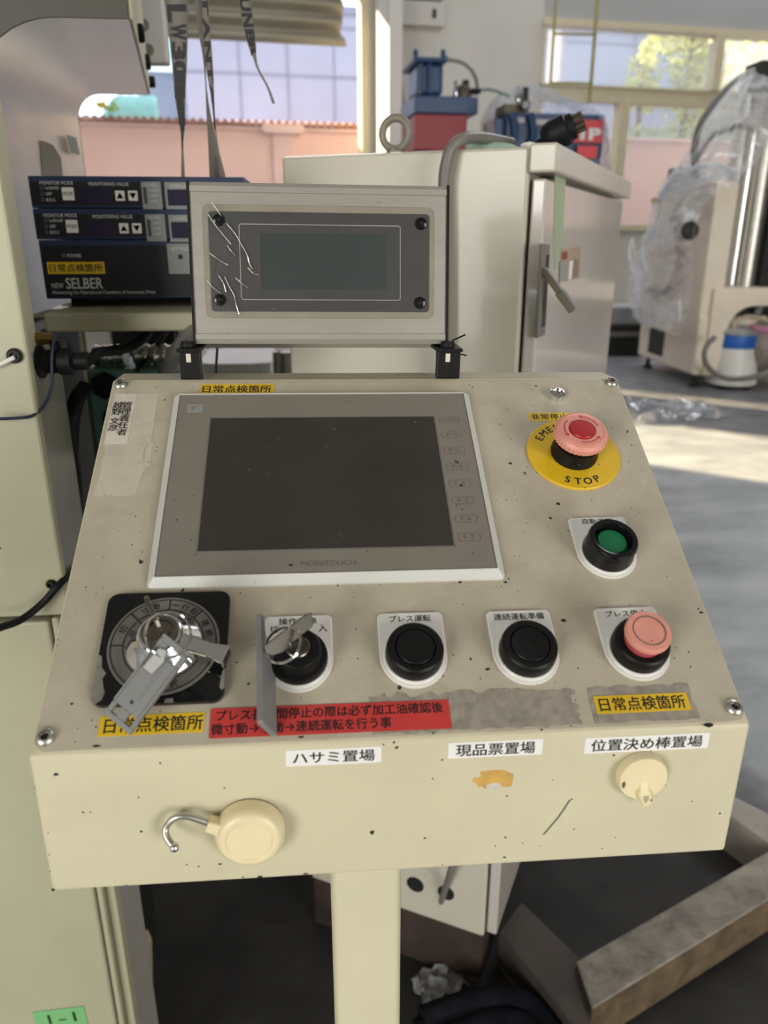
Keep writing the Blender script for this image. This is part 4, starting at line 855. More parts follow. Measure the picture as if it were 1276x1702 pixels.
# guide plate of the ram beyond the throat
YG = 1.30
q1 = onY(279, 105, YG)
gp = G().box((onY(210, 60, YG).x, YG, q1.z), (q1.x, YG + .035, 2.4)).obj('ram_guide_plate', mat('grey_guide_paint', (.52, .51, .48), .45), pr, bev=.004)
for px, py in ((239, 42), (247, 83)):
    c = onY(px, py, YG); G(frame(c, (1, 0, 0), (0, 0, 1), (0, -1, 0))).lathe([(.010, 0), (.010, .003), (.006, .0035), (.0001, .003)], 18).obj('bolt', M_grayhose, pr, smooth=True)
# shelf bar that carries the monitors
SB = G().box((XE - .03, .60, 1.188), (-.115, .82, 1.2095)).obj('shelf_bar', M_press, pr, bev=.003)
G().box((XE - .05, .80, 1.2095), (-.115, .815, 1.215)).obj('shelf_lip', M_steel, pr, bev=.002)
# bolts, socket on the column side
c = onX(62, 563, XE - .004); G(frame(c, (0, 1, 0), (0, 0, 1), (1, 0, 0))).lathe([(.0085, 0), (.0085, .004), (.0065, .005), (.0065, .016), (.0001, .016)], 6).obj('brass_nut', mat('dull_brass', (.22, .14, .05), .4, metal=.8), pr)
c = onX(66, 601, XE - .004); sk = G(frame(c, (0, 1, 0), (0, 0, 1), (1, 0, 0))); sk.lathe([(.0175, 0), (.0175, .003), (.0125, .006), (.0125, .02), (.0145, .021), (.0145, .034), (.0095, .036), (.0095, .05), (.0001, .05)], 24)
sk.box((-.004, .010, .014), (.006, .022, .032)); sk = sk.obj('cable_socket', M_rubber, pr, smooth=True)
for px, py, s in ((25, 591, .0075), (85, 970, .0052)):
    c = onY(px, py, YP); G(frame(c, (1, 0, 0), (0, 0, 1), (0, -1, 0))).lathe([(s, 0), (s, .003), (s * .75, .005), (s * .5, .005), (s * .45, .002), (.0001, .002)], 20).obj('bolt', M_dark, pr, smooth=True)
c0 = onY(-30, 612, YP - .004); c1 = onY(24, 594, YP - .006)
tag(G().tube(spline([c0, (c0 + c1) / 2 - V((0, .002, .002)), c1]), .0022, 8).obj('white_cord', M_label, smooth=True), 'short white cord end on the press column at the left edge', 'cord')
n0 = onY(54, 1682, YP - .0065); n1 = onY(139, 1672, YP - .0065); nz = n1.z - .075
nt = G().add([(n0.x, YP - .0068, n0.z), (n1.x, YP - .0068, n1.z), (n1.x + .003, YP - .0068, nz), (n0.x + .003, YP - .0068, nz)], [(0, 1, 2, 3)]).obj('sticky_note', M_postit, solid=.0004)
tag(nt, 'green paper note marked 1-1 on the lower press cover', 'note')
w_ = n1.x - n0.x; g = G(frame(((n0.x + n1.x) / 2 + .003, YP - .0072, n0.z - .0155), (1, 0, .06), (-.06, 0, 1), (0, -1, 0))); g.text('1-1', 0, 0, .038, .018, 0, bold=-.01); g.obj('lettering', mat('dark_green_ink', (.02, .06, .02), .5), nt, recalc=False)
# cables at the press
def cable(name, pts, r, m, label, cat='cable', n=8): return tag(G().tube(spline(pts, n), r, 10).obj(name, m, smooth=True), label, cat)
cable('black_cable', [onX(66, 601, XE - .004) + V((.048, 0, 0)), onY(125, 607, .53), onY(150, 598, .56), onY(163, 586, .58), onY(185, 583, .60), onY(215, 577, .62), onY(240, 560, .64), onY(250, 540, .66), onY(255, 520, .70)], .0062, M_rubber, 'thick black cable plugged into the side of the press column', 'cable')
cable('blue_cable', [onY(93, 555, .49), onY(88, 575, .48), onY(86, 600, .475), onY(86, 640, .47), onY(76, 670, .462), onY(60, 687, .452), onY(40, 694, .443), onY(-25, 697, .43)], .0017, M_navy, 'thin dark blue cable curving down over the press column edge', 'cable')
cable('floor_cable', [onY(-60, 1062, .36), onY(0, 1043, .40), onY(35, 1030, .425), onY(70, 1003, .44), onY(98, 972, .445), onY(118, 955, .47), onY(160, 935, .55)], .0042, M_rubber, 'black cable sagging at the press column foot behind the console', 'cable')
br = thing('bent_bracket', 'pale bent bracket tube low between press column and console', 'bracket', onY(120, 960, .56))
G().tube(spline([onY(112, 985, .53), onY(106, 930, .53), onY(110, 912, .535), onY(122, 905, .54), onY(150, 903, .56)], 6), .008, 10).obj('tube', M_press, br, smooth=True)
wbd = onY(222, 1720, .60); 
wb_ = G(); P = [onY(x, y, .60) for x, y in ((214, 1740), (222, 1575), (229, 1565), (241, 1566), (248, 1582), (251, 1740))]
vs, fs = slab(P, .05, (0, 1, 0)); wb_.add(vs, fs); tag(wb_.obj('wooden_board', M_woodplank, bev=.002), 'pale wooden board standing on end beside the lower press', 'board')
gsd = G(); gsd.box((XE - .06, .477, 0), (XE - .002, .568, .62)); gsd.obj('lower_side', mat('pale_grey_side', (.40, .38, .35), .45, var=.08), pr, bev=.003)

# green junction box with round connectors
gb = thing('junction_box', 'dark green junction box with black round connectors behind the console left side', 'box', (-.27, .74, .95))
c = onY(143, 615, .70); c2 = onY(150, 752, .70)
G().box((c.x, .70, c2.z), (onY(300, 650, .70).x, .82, c.z)).obj('case', M_greenbox, gb, bev=.003)
for px, py, r_, n_ in ((176, 640, .0185, 6), (197, 696, .0185, 28)):
    q = onY(px, py, .70); F_ = frame(q, (1, 0, 0), (0, 0, 1), (0, -1, 0))
    k = G(F_).lathe([(r_, 0), (r_, .008), (r_ * .9, .010), (r_ * .72, .010), (r_ * .70, .006), (.0001, .006)], n_, RZ(.5)).obj('connector', M_rubber, gb)
    if n_ > 10:
        g = G(F_ @ T(0, 0, .006)); 
        for j in range(8): g.lathe([(.0016, 0), (.0016, .003), (.0001, .003)], 8, T(.0085 * math.cos(j * .785), .0085 * math.sin(j * .785), 0))
        g.obj('pin', M_tape, k)
for xa_, xb_ in ((158, 211), (226, 292)):
    g = G(); a = onY(xa_, 602, .74); b = onY(xb_, 602, .74); rings = []
    for k in range(14):
        t = k / 13; rr = .0135 + .002 * math.sin(k * 2.1); cc = a.lerp(b, t); cc.z = c.z + .0135
        rings.append([(cc.x, cc.y + rr * math.cos(q) * 1.4, cc.z + rr * math.sin(q)) for q in [2 * math.pi * i / 14 for i in range(14)]])
    g.loft(rings); tag(g.obj('foil_bundle', M_foil, smooth=True), 'crumpled silver foil bundle lying on the green box, %s one' % ('left' if xa_ < 200 else 'right'), 'foil bundle')
# dark hoses beside the green box
for k in range(3):
    cable('black_hose', [onY(142 - k * 5, 640 + k * 6, .64 - k * .03), onY(127 - k * 5, 672 + k * 8, .645 - k * .03), onY(120 - k * 4, 715, .64 - k * .03), onY(120 + k * 2, 790, .63 - k * .03), onY(126 + k * 2, 900, .62 - k * .03), onY(135 + k * 2, 1010, .60 - k * .03)], .0085, M_rubber,
          ['black hose of the bundle lying closest to the green box', 'middle black hose of the bundle left of the green box', 'black hose of the bundle lying closest to the press column'][k], 'hose')['group'] = 'black hoses beside the green box'
# rear machine frame seen under the shelf bar
rf = thing('rear_frame', 'dark upright machine frame with cream panel seen under the shelf bar', 'machine', (-.5, 1.6, 0))
def upright(px0, px1, Y, z0, z1, m, nm, d=.06):
    a = onY(px0, 580, Y); b = onY(px1, 580, Y); G().box((a.x, Y, z0), (b.x, Y + d, z1)).obj(nm, m, rf, bev=.002)
M_tan = mat('tan_panel', (.36, .30, .20), .6, var=.05)
upright(112, 143, 1.5, 0, 1.16, M_tan, 'tan_post'); upright(185, 247, 1.5, 0, 1.18, M_dark, 'dark_post'); upright(258, 300, 1.55, 0, 1.17, mat('grey_post_paint', (.16, .165, .17), .4), 'grey_post')
upright(60, 112, 1.35, 0, 1.15, M_press, 'cream_post'); upright(144, 184, 1.48, 0, 1.17, M_label, 'bright_gap')  # white upright added to stand for bright outdoors in the gap
G().box((onY(100, 700, 1.45).x, 1.45, 0), (onY(320, 700, 1.45).x, 1.49, onY(200, 640, 1.45).z)).obj('lower_panel', M_dark, rf)
G().box((onY(185, 700, 1.5).x, 1.52, 1.05), (onY(300, 700, 1.5).x, 1.56, 1.12)).obj('cross_bar', M_dark, rf)
cable('thin_black_wire', [onY(228, 618, .70), onY(240, 600, .72), onY(262, 572, .74), onY(280, 548, .78)], .003, M_rubber, 'black wire slanting up from the green box to the shelf bar', 'cable')
cable('grey_conduit', [onY(268, 640, .66), onY(283, 605, .64), onY(296, 580, .62), onY(318, 556, .60), onY(345, 545, .56)], .010, M_grayhose, 'thick grey conduit rising behind the left display bracket', 'conduit')
cable('thin_black_wire', [onY(362, 560, .5), onY(361, 580, .5), onY(359, 612, .5), onY(358, 660, .5)], .0014, M_rubber, 'thin black wire hanging vertically in the gap under the display box', 'cable')

wl_ = thing('wrapped_bundle', 'white plastic-wrapped bundle seen through the gap under the display box', 'bundle', (onY(400, 595, 1.6).x, 1.75, 0))
r = random.Random(21); xa_ = onY(322, 595, 1.6).x; xb_ = onY(452, 595, 1.6).x; rows = []
for k in range(12):
    z = .99 * k / 11; n = 26; row = []
    for j in range(n):
        a = 2 * math.pi * j / n; cx_0 = (xa_ + xb_) / 2; rr = 1 + r.uniform(-.05, .05); sx_ = math.copysign(abs(math.cos(a)) ** .35, math.cos(a)); sy_ = math.copysign(abs(math.sin(a)) ** .35, math.sin(a))
        row.append((cx_0 + sx_ * (xb_ - xa_) / 2 * rr, 1.75 + sy_ * .14 * rr, z))
    rows.append(row)
G().loft(rows).obj('wrapping', mat('white_film_wrapping', (.86, .85, .85), .3, var=.05, vscale=8, bump=.4, bscale=12, stretch=(2, 2, .4)), wl_, smooth=True)
stp = thing('steel_tube_stand', 'bright steel tubes standing between white bundle and electric cabinet', 'tube stand', (onY(470, 595, 1.55).x, 1.6, 0))
for px, rr in ((459, .012), (474, .022), (492, .016)):
    c_ = onY(px, 595, 1.55); G(T(c_.x, 1.6, 0)).lathe([(rr, .0), (rr, 1.02), (.0001, 1.02)], 20).obj('tube', M_steel, stp, smooth=True)
G().box((onY(452, 595, 1.55).x, 1.57, 0), (onY(500, 595, 1.55).x, 1.63, .02)).obj('foot', M_dark, stp)
# ================================================================ three stacked monitor units
YS = .68
def sp(px, py): q = onY(px, py, YS); return q.x, q.z
XR = -.125
grp = 'stacked press monitors'
def unit(lab, pt, pb, kind):
    x0 = (sp(*pt)[0] + sp(*pb)[0]) / 2; z1 = sp(*pt)[1]; z0 = sp(*pb)[1]
    u = thing('press_monitor', lab, 'monitor unit', ((x0 + XR) / 2, YS + .1, z0), grp)
    F_ = frame((x0, YS, z0), (1, 0, 0), (0, 0, 1), (0, -1, 0)); w = XR - x0; h = z1 - z0
    G(F_).box((0, 0, -.20), (w, h, 0)).obj('case', M_navy, u, bev=.0015)
    fa = G(F_).prism([(.003, .0035), (w - .003, .0035), (w - .003, h - .0065), (.003, h - .0065)], 0, .0012).obj('fascia', M_selface, u)
    def lp(px, py): x, z = sp(px, py); return x - x0, z - z0
    def R(a, b, m, nm, hh=.0020, rad=.0008):
        (ax, az), (bx, bz) = lp(*a), lp(*b); return G(F_).prism(rrect(bx - ax, az - bz, rad, 2, (ax + bx) / 2, (az + bz) / 2), .0012, hh).obj(nm, m, u)
    g = G(F_ @ T(0, 0, .0015)); gd = G(F_ @ T(0, 0, .0028))
    def tx(gg, s, a, b, bold=0.0, hs=None): (ax, az), (bx, bz) = lp(*a), lp(*b); gg.text(s, (ax + bx) / 2, (az + bz) / 2, bx - ax, az - bz, 0, bold=bold)
    if kind < 2:
        dx, dy = (0, 0) if kind == 0 else (6.5, 54)
        def P(x, y): return (x + dx, y + dy)
        tx(g, 'MONITOR MODE', P(66, 301), P(122, 307)); tx(g, 'MONITORING VALUE', P(147, 303), P(214, 309))
        for k, s in enumerate(('1st BOUND', 'OFF', 'B.D.C')):
            yy = 309 + k * 9.8; R(P(66.5 + k, yy), P(73.5 + k, yy + 7), M_selgray if False else mat('led_dark', (.05, .05, .05), .4), 'lamp', .0018, .0003)
            tx(g, s, P(75.5 + k, yy + 1), P((99, 86, 91)[k] + k, yy + 6))
        b = R(P(103, 311.5), P(125, 333), M_white, 'mode_button', .0028); tx(gd, 'MODE', P(105.5, 319), P(122.5, 325), .02)
        R(P(135, 314), P(185, 337), M_violet, 'value_window', .0016)
        for k, xx in enumerate((191.5, 213)):
            R(P(xx, 317), P(xx + 17, 334), M_white, 'arrow_button', .0028)
            (ax, az) = lp(*P(xx + 8.5, 325.5)); s = .0042
            gd.add([(ax - s, az - s * .75 * (1 - 2 * k), 0), (ax + s, az - s * .75 * (1 - 2 * k), 0), (ax, az + s * .85 * (1 - 2 * k), 0)], [(0, 1, 2)])
        R(P(234, 302), P(271, 348 - (1 if kind else 0)), M_selgray, 'level_panel', .0016); R(P(273, 303), P(340, 348), M_selgray, 'display_panel', .0016)
        g2 = G(F_ @ T(0, 0, .0024)); tx(g2, 'LEVEL', P(241, 305), P(261, 310)); tx(g2, 'DISPLAY', P(283, 307), P(316, 312))
        for k, s in enumerate(('HIGH', 'OK', 'LOW')):
            yy = 313 + k * 9; tx(g2, s, P(249, yy + 1.5), P(262, yy + 5.5))
        R(P(238, 311), P(246, 339), mat('level_bar_dark', (.06, .06, .06), .4), 'level_bar', .0022)
        R(P(278, 315), P(340, 342), M_violet, 'display_window', .0022)
        g2.obj('grey_lettering', M_whiteink, u, recalc=False)
    else:
        R((103.5, 421), (110, 427.5), mat('lamp_grey', (.10, .10, .10), .4), 'lamp', .0018, .0003); g4 = G(F_ @ T(0, 0, .0015)); tx(g4, 'POWER', (112, 422), (136, 428)); g4.obj('power_lettering', M_whiteink, u, recalc=False)
        tx(g, 'NEW', (86, 470.5), (107, 479), -.02); tx(g, 'SELBER', (109, 462), (172, 479.5), .012)
        tx(g, 'Monitoring the Operational Condition of Automatic Press', (88, 483), (259, 489.5), .004)
        R((277, 405), (340, 455), M_selgray, 'setting_panel', .0016); g2 = G(F_ @ T(0, 0, .0021)); tx(g2, 'SETTING', (285, 411), (313, 417)); g2.obj('grey_lettering', M_whiteink, u, recalc=False)
        R((296, 423), (304, 430.5), M_dark, 'setting_hole', .0020, .0003)
        ys = R((78, 435.5), (175.5, 455), M_yellow, 'yellow_sticker', .0016, .0003); g3 = G(F_ @ T(0, 0, .0019)); tx(g3, '日常点検箇所', (82, 438.5), (172, 451.5), .016); g3.obj('lettering', M_ink, ys)
        for fx in (.035, w - .03): G(F_).box((fx - .011, -(z0 - 1.2095), -.05), (fx + .011, 0, -.02)).obj('foot', M_rubber, u)
        for fx in (.035, w - .03): G(F_).box((fx - .011, -(z0 - 1.2095), -.19), (fx + .011, 0, -.16)).obj('foot', M_rubber, u)
    g.obj('lettering', M_whiteink, u, recalc=False)
    if gd.v: gd.obj('button_lettering', M_ink, u, recalc=False)
unit('topmost narrow black monitor unit of the stack left of the display box', (48, 292), (50, 345.5), 0)
unit('middle narrow black monitor unit of the stack left of the display box', (54, 346.5), (60, 398), 1)
unit('taller bottom monitor unit of the stack with yellow sticker', (62, 399), (78, 497), 2)

# ================================================================ hanging printed ribbons
def ribbon(label, rows, depth, body=None, t0=0., t1=1., rot=-math.pi / 2, hgt=.8):
    L = spline([onY(a, y, depth + (d if len(r_) > 3 else 0)) for r_ in rows for a, b, y, *dd in [r_] for d in [dd[0] if dd else 0]], 6)
    Rr = spline([onY(b, y, depth + (dd[1] if len(dd) > 1 else 0)) for a, b, y, *dd in rows], 6)
    o = G().strip(L, Rr).obj('hanging_ribbon', M_ribbon, smooth=True, solid=.0008)
    tag(o, label, 'ribbon', 'printed ribbons hanging by the press')
    if body:
        g = G(); n = len(body); N_ = len(L) - 1
        for k, ch in enumerate(body):
            if ch == ' ': continue
            t = t0 + (t1 - t0) * (k + .5) / n; i = min(int(t * N_), N_ - 1); f = t * N_ - i
            l = L[i].lerp(L[i + 1], f); r_ = Rr[i].lerp(Rr[i + 1], f); c = (l + r_) / 2; wv = r_ - l; dn = ((L[i + 1] - L[i]) + (Rr[i + 1] - Rr[i])).normalized()
            ln = abs((t1 - t0)) / n * sum((L[j + 1] - L[j]).length for j in range(N_)); w = wv.length; nm = wv.normalized().cross(-dn)
            if nm.dot(CAM_POS - c) < 0: nm = -nm
            g.text(ch, 0, 0, ln * (.92 if ch not in '-' else .8), w * hgt * (1 if ch != '-' else .12), 0, frame(c + nm * .0009, dn, wv.normalized(), nm), bold=.05)
        g.obj('lettering', M_ink, o, recalc=False)
    return o
ribbon('broad grey ribbon with LW30 print hanging right beside the press ram', [(266, 316, -60), (273, 313, 0), (281, 312, 60), (287, 310, 120), (291, 308, 165), (299, 307, 210), (301.5, 304.5, 240), (301, 307, 290), (301, 308, 330)], .74, 'LW301-123R', .14, .78)
ribbon('plain narrow grey ribbon of the crossing pair in the doorway view', [(316, 338, -50), (322, 340, 0), (329, 342, 50), (337, 342, 95), (341, 343, 140), (343, 350, 190), (346, 361, 240), (348, 372, 290), (350, 380, 330)], .745, None)
ribbon('printed ribbon of the crossing pair, passing in front of the plain one', [(330, 346, -50), (335, 346, 0), (337.5, 350, 60), (343, 354, 115), (351, 356, 165), (356, 358.5, 210), (361, 364, 250), (363, 374, 290), (366, 380, 330)], .735, 'TANTAI', .10, .60)
ribbon('shortest printed ribbon ending free in front of the corrugated sheet', [(386, 408, -50), (396, 416, 0), (403, 422, 40), (413, 425.5, 78), (420, 426, 95), (427, 431, 115), (443, 447, 145), (452, 457, 172)], .75, 'UNBR', .12, .50)

# ================================================================ electric cabinet behind the console
CC = onZ(803, 1558, .12); ZB = .12; ZC = 1.397
AL = math.radians(152); LD = V((math.cos(AL), math.sin(AL), 0)); FD = V((math.cos(AL - math.pi / 2), math.sin(AL - math.pi / 2), 0))   # along the side wall / along the door
CWD, CDP = .79, .345
CF = frame(CC, FD, (0, 0, 1), -LD)      # door face: x along door, y up from cabinet bottom, z out of the door
CL = frame(CC, -LD, (0, 0, 1), (LD.cross(V((0, 0, 1)))) if (LD.cross(V((0, 0, 1)))).dot(CAM_POS - CC) > 0 else -(LD.cross(V((0, 0, 1)))))  # side wall: x toward the door edge, y up
cab = thing('electric_cabinet', 'tall cream electric cabinet with lifting eye behind the console', 'cabinet', CC + LD * CDP / 2 + FD * CWD / 2 + V((0, 0, 0)))
HC_ = ZC - ZB
G(CF).box((0, 0, -CDP), (CWD, HC_, 0)).obj('body', M_cab, cab, bev=.004)
G(CF).box((-.004, HC_ - .03, .0), (CWD + .01, HC_ + .003, .034)).obj('drip_rail', M_cab, cab, bev=.003)
dz = .022
dr = G(CF).box((.004, .010, .004), (CWD - .004, HC_ - .036, dz)).obj('door', M_cabdoor, cab, bev=.003)
DF_ = CF @ T(0, 0, dz)
def dp_(px, py, h=0): return loc2(px, py, DF_, h)
q = [dp_(*p) for p in ((897, 405), (910, 407), (902, 556), (889, 562))]
G(DF_).prism(q[::-1], 0, .003).obj('latch_plate', M_grayhose, dr)
q = [dp_(*p) for p in ((904, 424), (909, 423), (902, 542), (896, 544))]
G(DF_).prism(q[::-1], .003, .0034).obj('latch_slot', M_ink, dr)
l0 = DF_ @ V((*dp_(903, 448, .004), .004)); l1 = DF_ @ V((*dp_(953, 516, .045), .045))
g = G(); dv = (l1 - l0).normalized(); sv = dv.cross(CF.to_3x3().col[2]).normalized(); nv = sv.cross(dv)
g.box((-.004, -.006, 0), (.004, .006, (l1 - l0).length), frame(l0, nv, sv, dv)); g.box((-.005, -.009, (l1 - l0).length - .03), (.005, .009, (l1 - l0).length), frame(l0, nv, sv, dv)); g.obj('latch_lever', M_nickel, dr, bev=.001)
q = [dp_(*p) for p in ((932, 415), (964, 410), (961, 462), (929, 470))]
npl = G(DF_).prism(q[::-1], 0, .001).obj('name_plate', mat('plate_tan', (.36, .26, .18), .5, var=.1), dr)
for a, m, nm in (((( 933, 420), (942, 418), (941, 430), (932, 432)), M_mred, 'red_mark'), (((929, 436), (940, 434), (938, 467), (928, 470)), M_selgray, 'grey_field'), (((945, 434), (951, 433), (948, 464), (943, 465)), M_label, 'white_field'), (((952, 432), (961, 430), (959, 460), (951, 462)), mat('brown_field', (.22, .17, .13), .5), 'brown_field')):
    G(DF_).prism([dp_(*p) for p in a][::-1], .001, .0014).obj(nm, m, npl)
q = [dp_(*p) for p in ((922, 286), (940, 289), (934, 398), (929, 425), (921, 450), (919, 420), (919, 395))]
tp_ = G(DF_).prism(q[::-1], 0, .0006).obj('green_tape', mat('faded_green_tape', (.34, .42, .28), .45, var=.08), dr)
# lifting eye
e = onP(657, 249, CC + V((0, 0, 0)) + LD * .0 + FD * .02, FD)
ec = V((e.x, e.y, ZC)); EF = frame(ec, -LD, (0, 0, 1), LD.cross(V((0, 0, 1))))
er = G(); RR = .0185
er.tube([(RR * math.cos(a), .0235 + RR * math.sin(a), 0) for a in [2 * math.pi * k / 40 for k in range(40)]], .0052, 12, closed=True, M=EF); er.lathe([(.0125, 0), (.0125, .003), (.008, .006), (.0001, .006)], 24, EF @ RX(-math.pi / 2))
er.obj('lifting_eye', mat('lifting_eye_paint', (.20, .185, .145), .45), cab, smooth=True)
# cable holes in the lower side wall
def cl_(px, py, h=0): return loc2(px, py, CL, h)
x, y = cl_(741, 1484); ho = G(CL).prism(circ(.0155, 32, x, y), 0, .0006).obj('cable_hole', M_ink, cab)
x2, y2 = cl_(690, 1470); G(CL).prism(circ(.0165, 32, x2, y2), 0, .0006).obj('cable_hole', M_ink, cab)
P = [CL @ V((*cl_(738, 1488, -.02), -.004)), CL @ V((*cl_(742, 1470, .012), .012)), CL @ V((*cl_(748, 1450, .03), .03)), CL @ V((*cl_(755, 1425, .03), .03)), CL @ V((*cl_(770, 1360, .03), .03))]
cable('grey_cable', P, .0058, M_grayhose, 'grey cable entering the round hole low in the cabinet side', 'cable')
# things on the cabinet roof
cable('grey_hose', [CL @ V((*cl_(739, 640, 0), -.004)), CL @ V((*cl_(738, 615, .018), .018)), CL @ V((*cl_(738, 560, .02), .02)), CL @ V((*cl_(738, 420, .02), .02)), CL @ V((*cl_(737, 310, .02), .02)), CL @ V((*cl_(742, 268, .02), .02)), CL @ V((*cl_(752, 243, .015), .015)), CL @ V((*cl_(772, 230, 0), 0)), CL @ V((*cl_(800, 229, -.04), -.04)), CL @ V((*cl_(830, 234, -.09), -.09)), CL @ V((*cl_(850, 238, -.13), -.13))], .0072, M_grayhose, 'grey hose arching up the cabinet side onto its roof', 'hose')
rt = frame(V((CC.x, CC.y, ZC)), -LD, LD.cross(V((0, 0, -1))) if LD.cross(V((0, 0, -1))).dot(FD) > 0 else -LD.cross(V((0, 0, -1))), (0, 0, 1))
def roof(px, off):  # point on the roof line above pixel column px, set back by off from the side wall edge
    q = onP(px, 242, CC + FD * off, FD); return V((q.x, q.y, ZC))
g = G(); rows = []
for k in range(11):
    t = k / 10; a = roof(772 + 84 * t, .04); h = .0165 * (1 - t) ** .6 + .004 * math.sin(t * 9) * (1 - t) + .003
    rows.append([a + V((0, 0, .0005)), a + FD * .02 + V((0, 0, h)), a + FD * .07 + V((0, 0, h * .9)), a + FD * .11 + V((0, 0, .001))])
g.loft(rows, closed=False); tag(g.obj('green_cloth', M_mint, smooth=True, solid=.001), 'pale green sheet lying on the cabinet roof beside the grey hose', 'cloth')
pg = thing('cable_plug', 'black multi-pin cable plug lying on the cabinet roof', 'plug', roof(905, .05))
a = roof(893, .07) + V((0, 0, .012)); 
PX = (onP(960, 205, a, (CAM_POS - a).normalized()) - onP(905, 232, a, (CAM_POS - a).normalized())).normalized()
b0 = onP(918, 226, a, (CAM_POS - a).normalized()); PF_ = frame(b0, *axes(PX))
G(PF_).lathe([(.011, -.014), (.017, -.008), (.0195, 0), (.0195, .018), (.0165, .020), (.0160, .028), (.0001, .028)], 28).obj('shell', M_rubber, pg, smooth=True)
g = G(PF_)
for k in range(7): aa = k * .9; g.lathe([(.0028, .026), (.0028, .041), (.0001, .041)], 10, T(.0095 * math.cos(aa), .0095 * math.sin(aa), 0))
g.obj('pin', mat('bronze_pins', (.10, .085, .06), .4, metal=.6), pg)
g = G(); g.tube(spline([b0 - PX * .012, b0 - PX * .03 + V((0, 0, -.004)), roof(885, .09) + V((0, 0, .004)), roof(872, .14) + V((0, 0, .004))], 6), .0055, 10); g.obj('cable', M_rubber, pg, smooth=True)
for px, lab in ((880, 'crumpled white scrap on the cabinet roof left of the black plug'), (958, 'small white scrap on the cabinet roof right of the black plug')):
    if px < 900: c = roof(px, .03)
    else: q = onP(px - 8, 252, CC + LD * .02, -LD); c = V((q.x, q.y, ZC))
    g = G(T(*c)); r = random.Random(px); rings = []
    for k in range(5): rings.append([((.010 if px < 900 else .005) * math.sin(k * math.pi / 4 + .15) * r.uniform(.7, 1.2) * math.cos(j * .7) * 1.3, .007 * math.sin(k * math.pi / 4 + .15) * r.uniform(.6, 1.2) * math.sin(j * .7), .0045 * (1 - math.cos(k * math.pi / 4)) * .9) for j in range(9)])
    g.loft(rings); tag(g.obj('paper_scrap', M_label), lab, 'scrap')
# timber the cabinet stands on
tb = G(CL).box((-CDP, -ZB, -CWD), (-.002, -.0005, -.004)); tag(tb.obj('timber_block', M_woodred, bev=.004), 'dark red-brown timber block under the electric cabinet', 'timber')
pp = onZ(728, 1640, 0.0); g = G(T(pp.x, pp.y, 0) @ RZ(.4)); r = random.Random(4); n = 9; Q = []
for i in range(n):
    for j in range(7): Q.append((-.045 + .09 * i / (n - 1) + r.uniform(-.004, .004), -.03 + .06 * j / 6 + r.uniform(-.004, .004), .006 + r.uniform(0, .016)))
g.add(Q, [(i * 7 + j, (i + 1) * 7 + j, (i + 1) * 7 + j + 1, i * 7 + j + 1) for i in range(n - 1) for j in range(6)])
tag(g.obj('crumpled_paper', M_paper, solid=.001), 'crumpled grey paper on the floor against the timber block', 'paper')
# dark cloth and hoses on the floor at the post
for k, (pts, lab) in enumerate(((((700, 1690), (760, 1668), (800, 1658), (850, 1656), (890, 1672), (930, 1720)), 'upper black hose of the coil on the floor right of the console post'), (((690, 1712), (760, 1690), (820, 1672), (870, 1678), (915, 1735)), 'middle black hose of the coil on the floor right of the console post'), (((690, 1745), (780, 1705), (840, 1692), (880, 1706), (905, 1760)), 'lower black hose of the coil on the floor right of the console post'))):
    cable('floor_hose', [onZ(x, y, .035 + .014 * (k == 0)) for x, y in pts], .017, M_cloth, lab, 'hose')['group'] = 'black hoses on the floor by the post'

# ================================================================ timber frame on the floor at the right
def beam(label, pts, z1, z0=0., m=M_wood, name='timber_beam'):
    P = [V((x, y, 0)) for x, y in pts]
    g = G(); g.prism([(p.x, p.y) for p in P], z0, z1); return tag(g.obj(name, m, bev=.003), label, 'timber beam', 'timber beams on the floor')
def zz(x, y, z=.1): q = onZ(x, y, z); return q.x, q.y
a0 = zz(949, 1622); a1 = zz(981, 1672); 
d = (V(zz(1276, 1414)) - V(zz(964, 1593))); d.normalize(); L_ = .535
bA = thing('timber_beam', 'grey weathered timber beam running to the lower right corner of the view', 'timber beam', (a0[0], a0[1], 0), 'timber beams on the floor')
s0 = V(zz(958, 1597)); s1 = V(zz(984, 1676)); ee = [s0, s1, s1 + d * L_, s0 + d * L_]
G().prism([(p.x, p.y) for p in ee], .012, .1).obj('timber', M_wood, bA, bev=.003)
nn_ = V((d.y, -d.x)); nn_ = nn_ if nn_.dot(V((0, -1))) > 0 else -nn_
g = G(); c0 = s1 + nn_ * .0012; g.prism([(p.x, p.y) for p in (s1 - nn_ * .001, c0, c0 + d * L_, s1 - nn_ * .001 + d * L_)], .010, .097); g.obj('sawn_side', M_woodside, bA)
dn = (s1 - s0).normalized(); g = G(); g.prism([(p.x, p.y) for p in (s0 - d * .0015 + dn * .003, s1 - d * .0015 - dn * .003, s1 + d * .001 - dn * .003, s0 + d * .001 + dn * .003)], .013, .097); g.obj('painted_end', M_woodred, bA)
beam('dark timber beam joining the grey one, running back beside the cabinet', [zz(829, 1548, .085), zz(866, 1498, .085), zz(978, 1606, .085), zz(985, 1720, .085), zz(965, 1720, .085)], .085, m=mat('dark_wood', (.065, .053, .045), .8, var=.35, vscale=9, dirt=.6, dscale=12, dcol=(.03, .025, .02)))
beam('light grey timber beam at the right edge beyond the console corner', [zz(1150, 1310, .1), zz(1165, 1296, .1), zz(1420, 1420, .1), zz(1380, 1470, .1)], .0985, m=mat('pale_grey_wood', (.36, .33, .29), .8, var=.3, vscale=7, dirt=.5, dscale=10, dcol=(.12, .1, .08)))

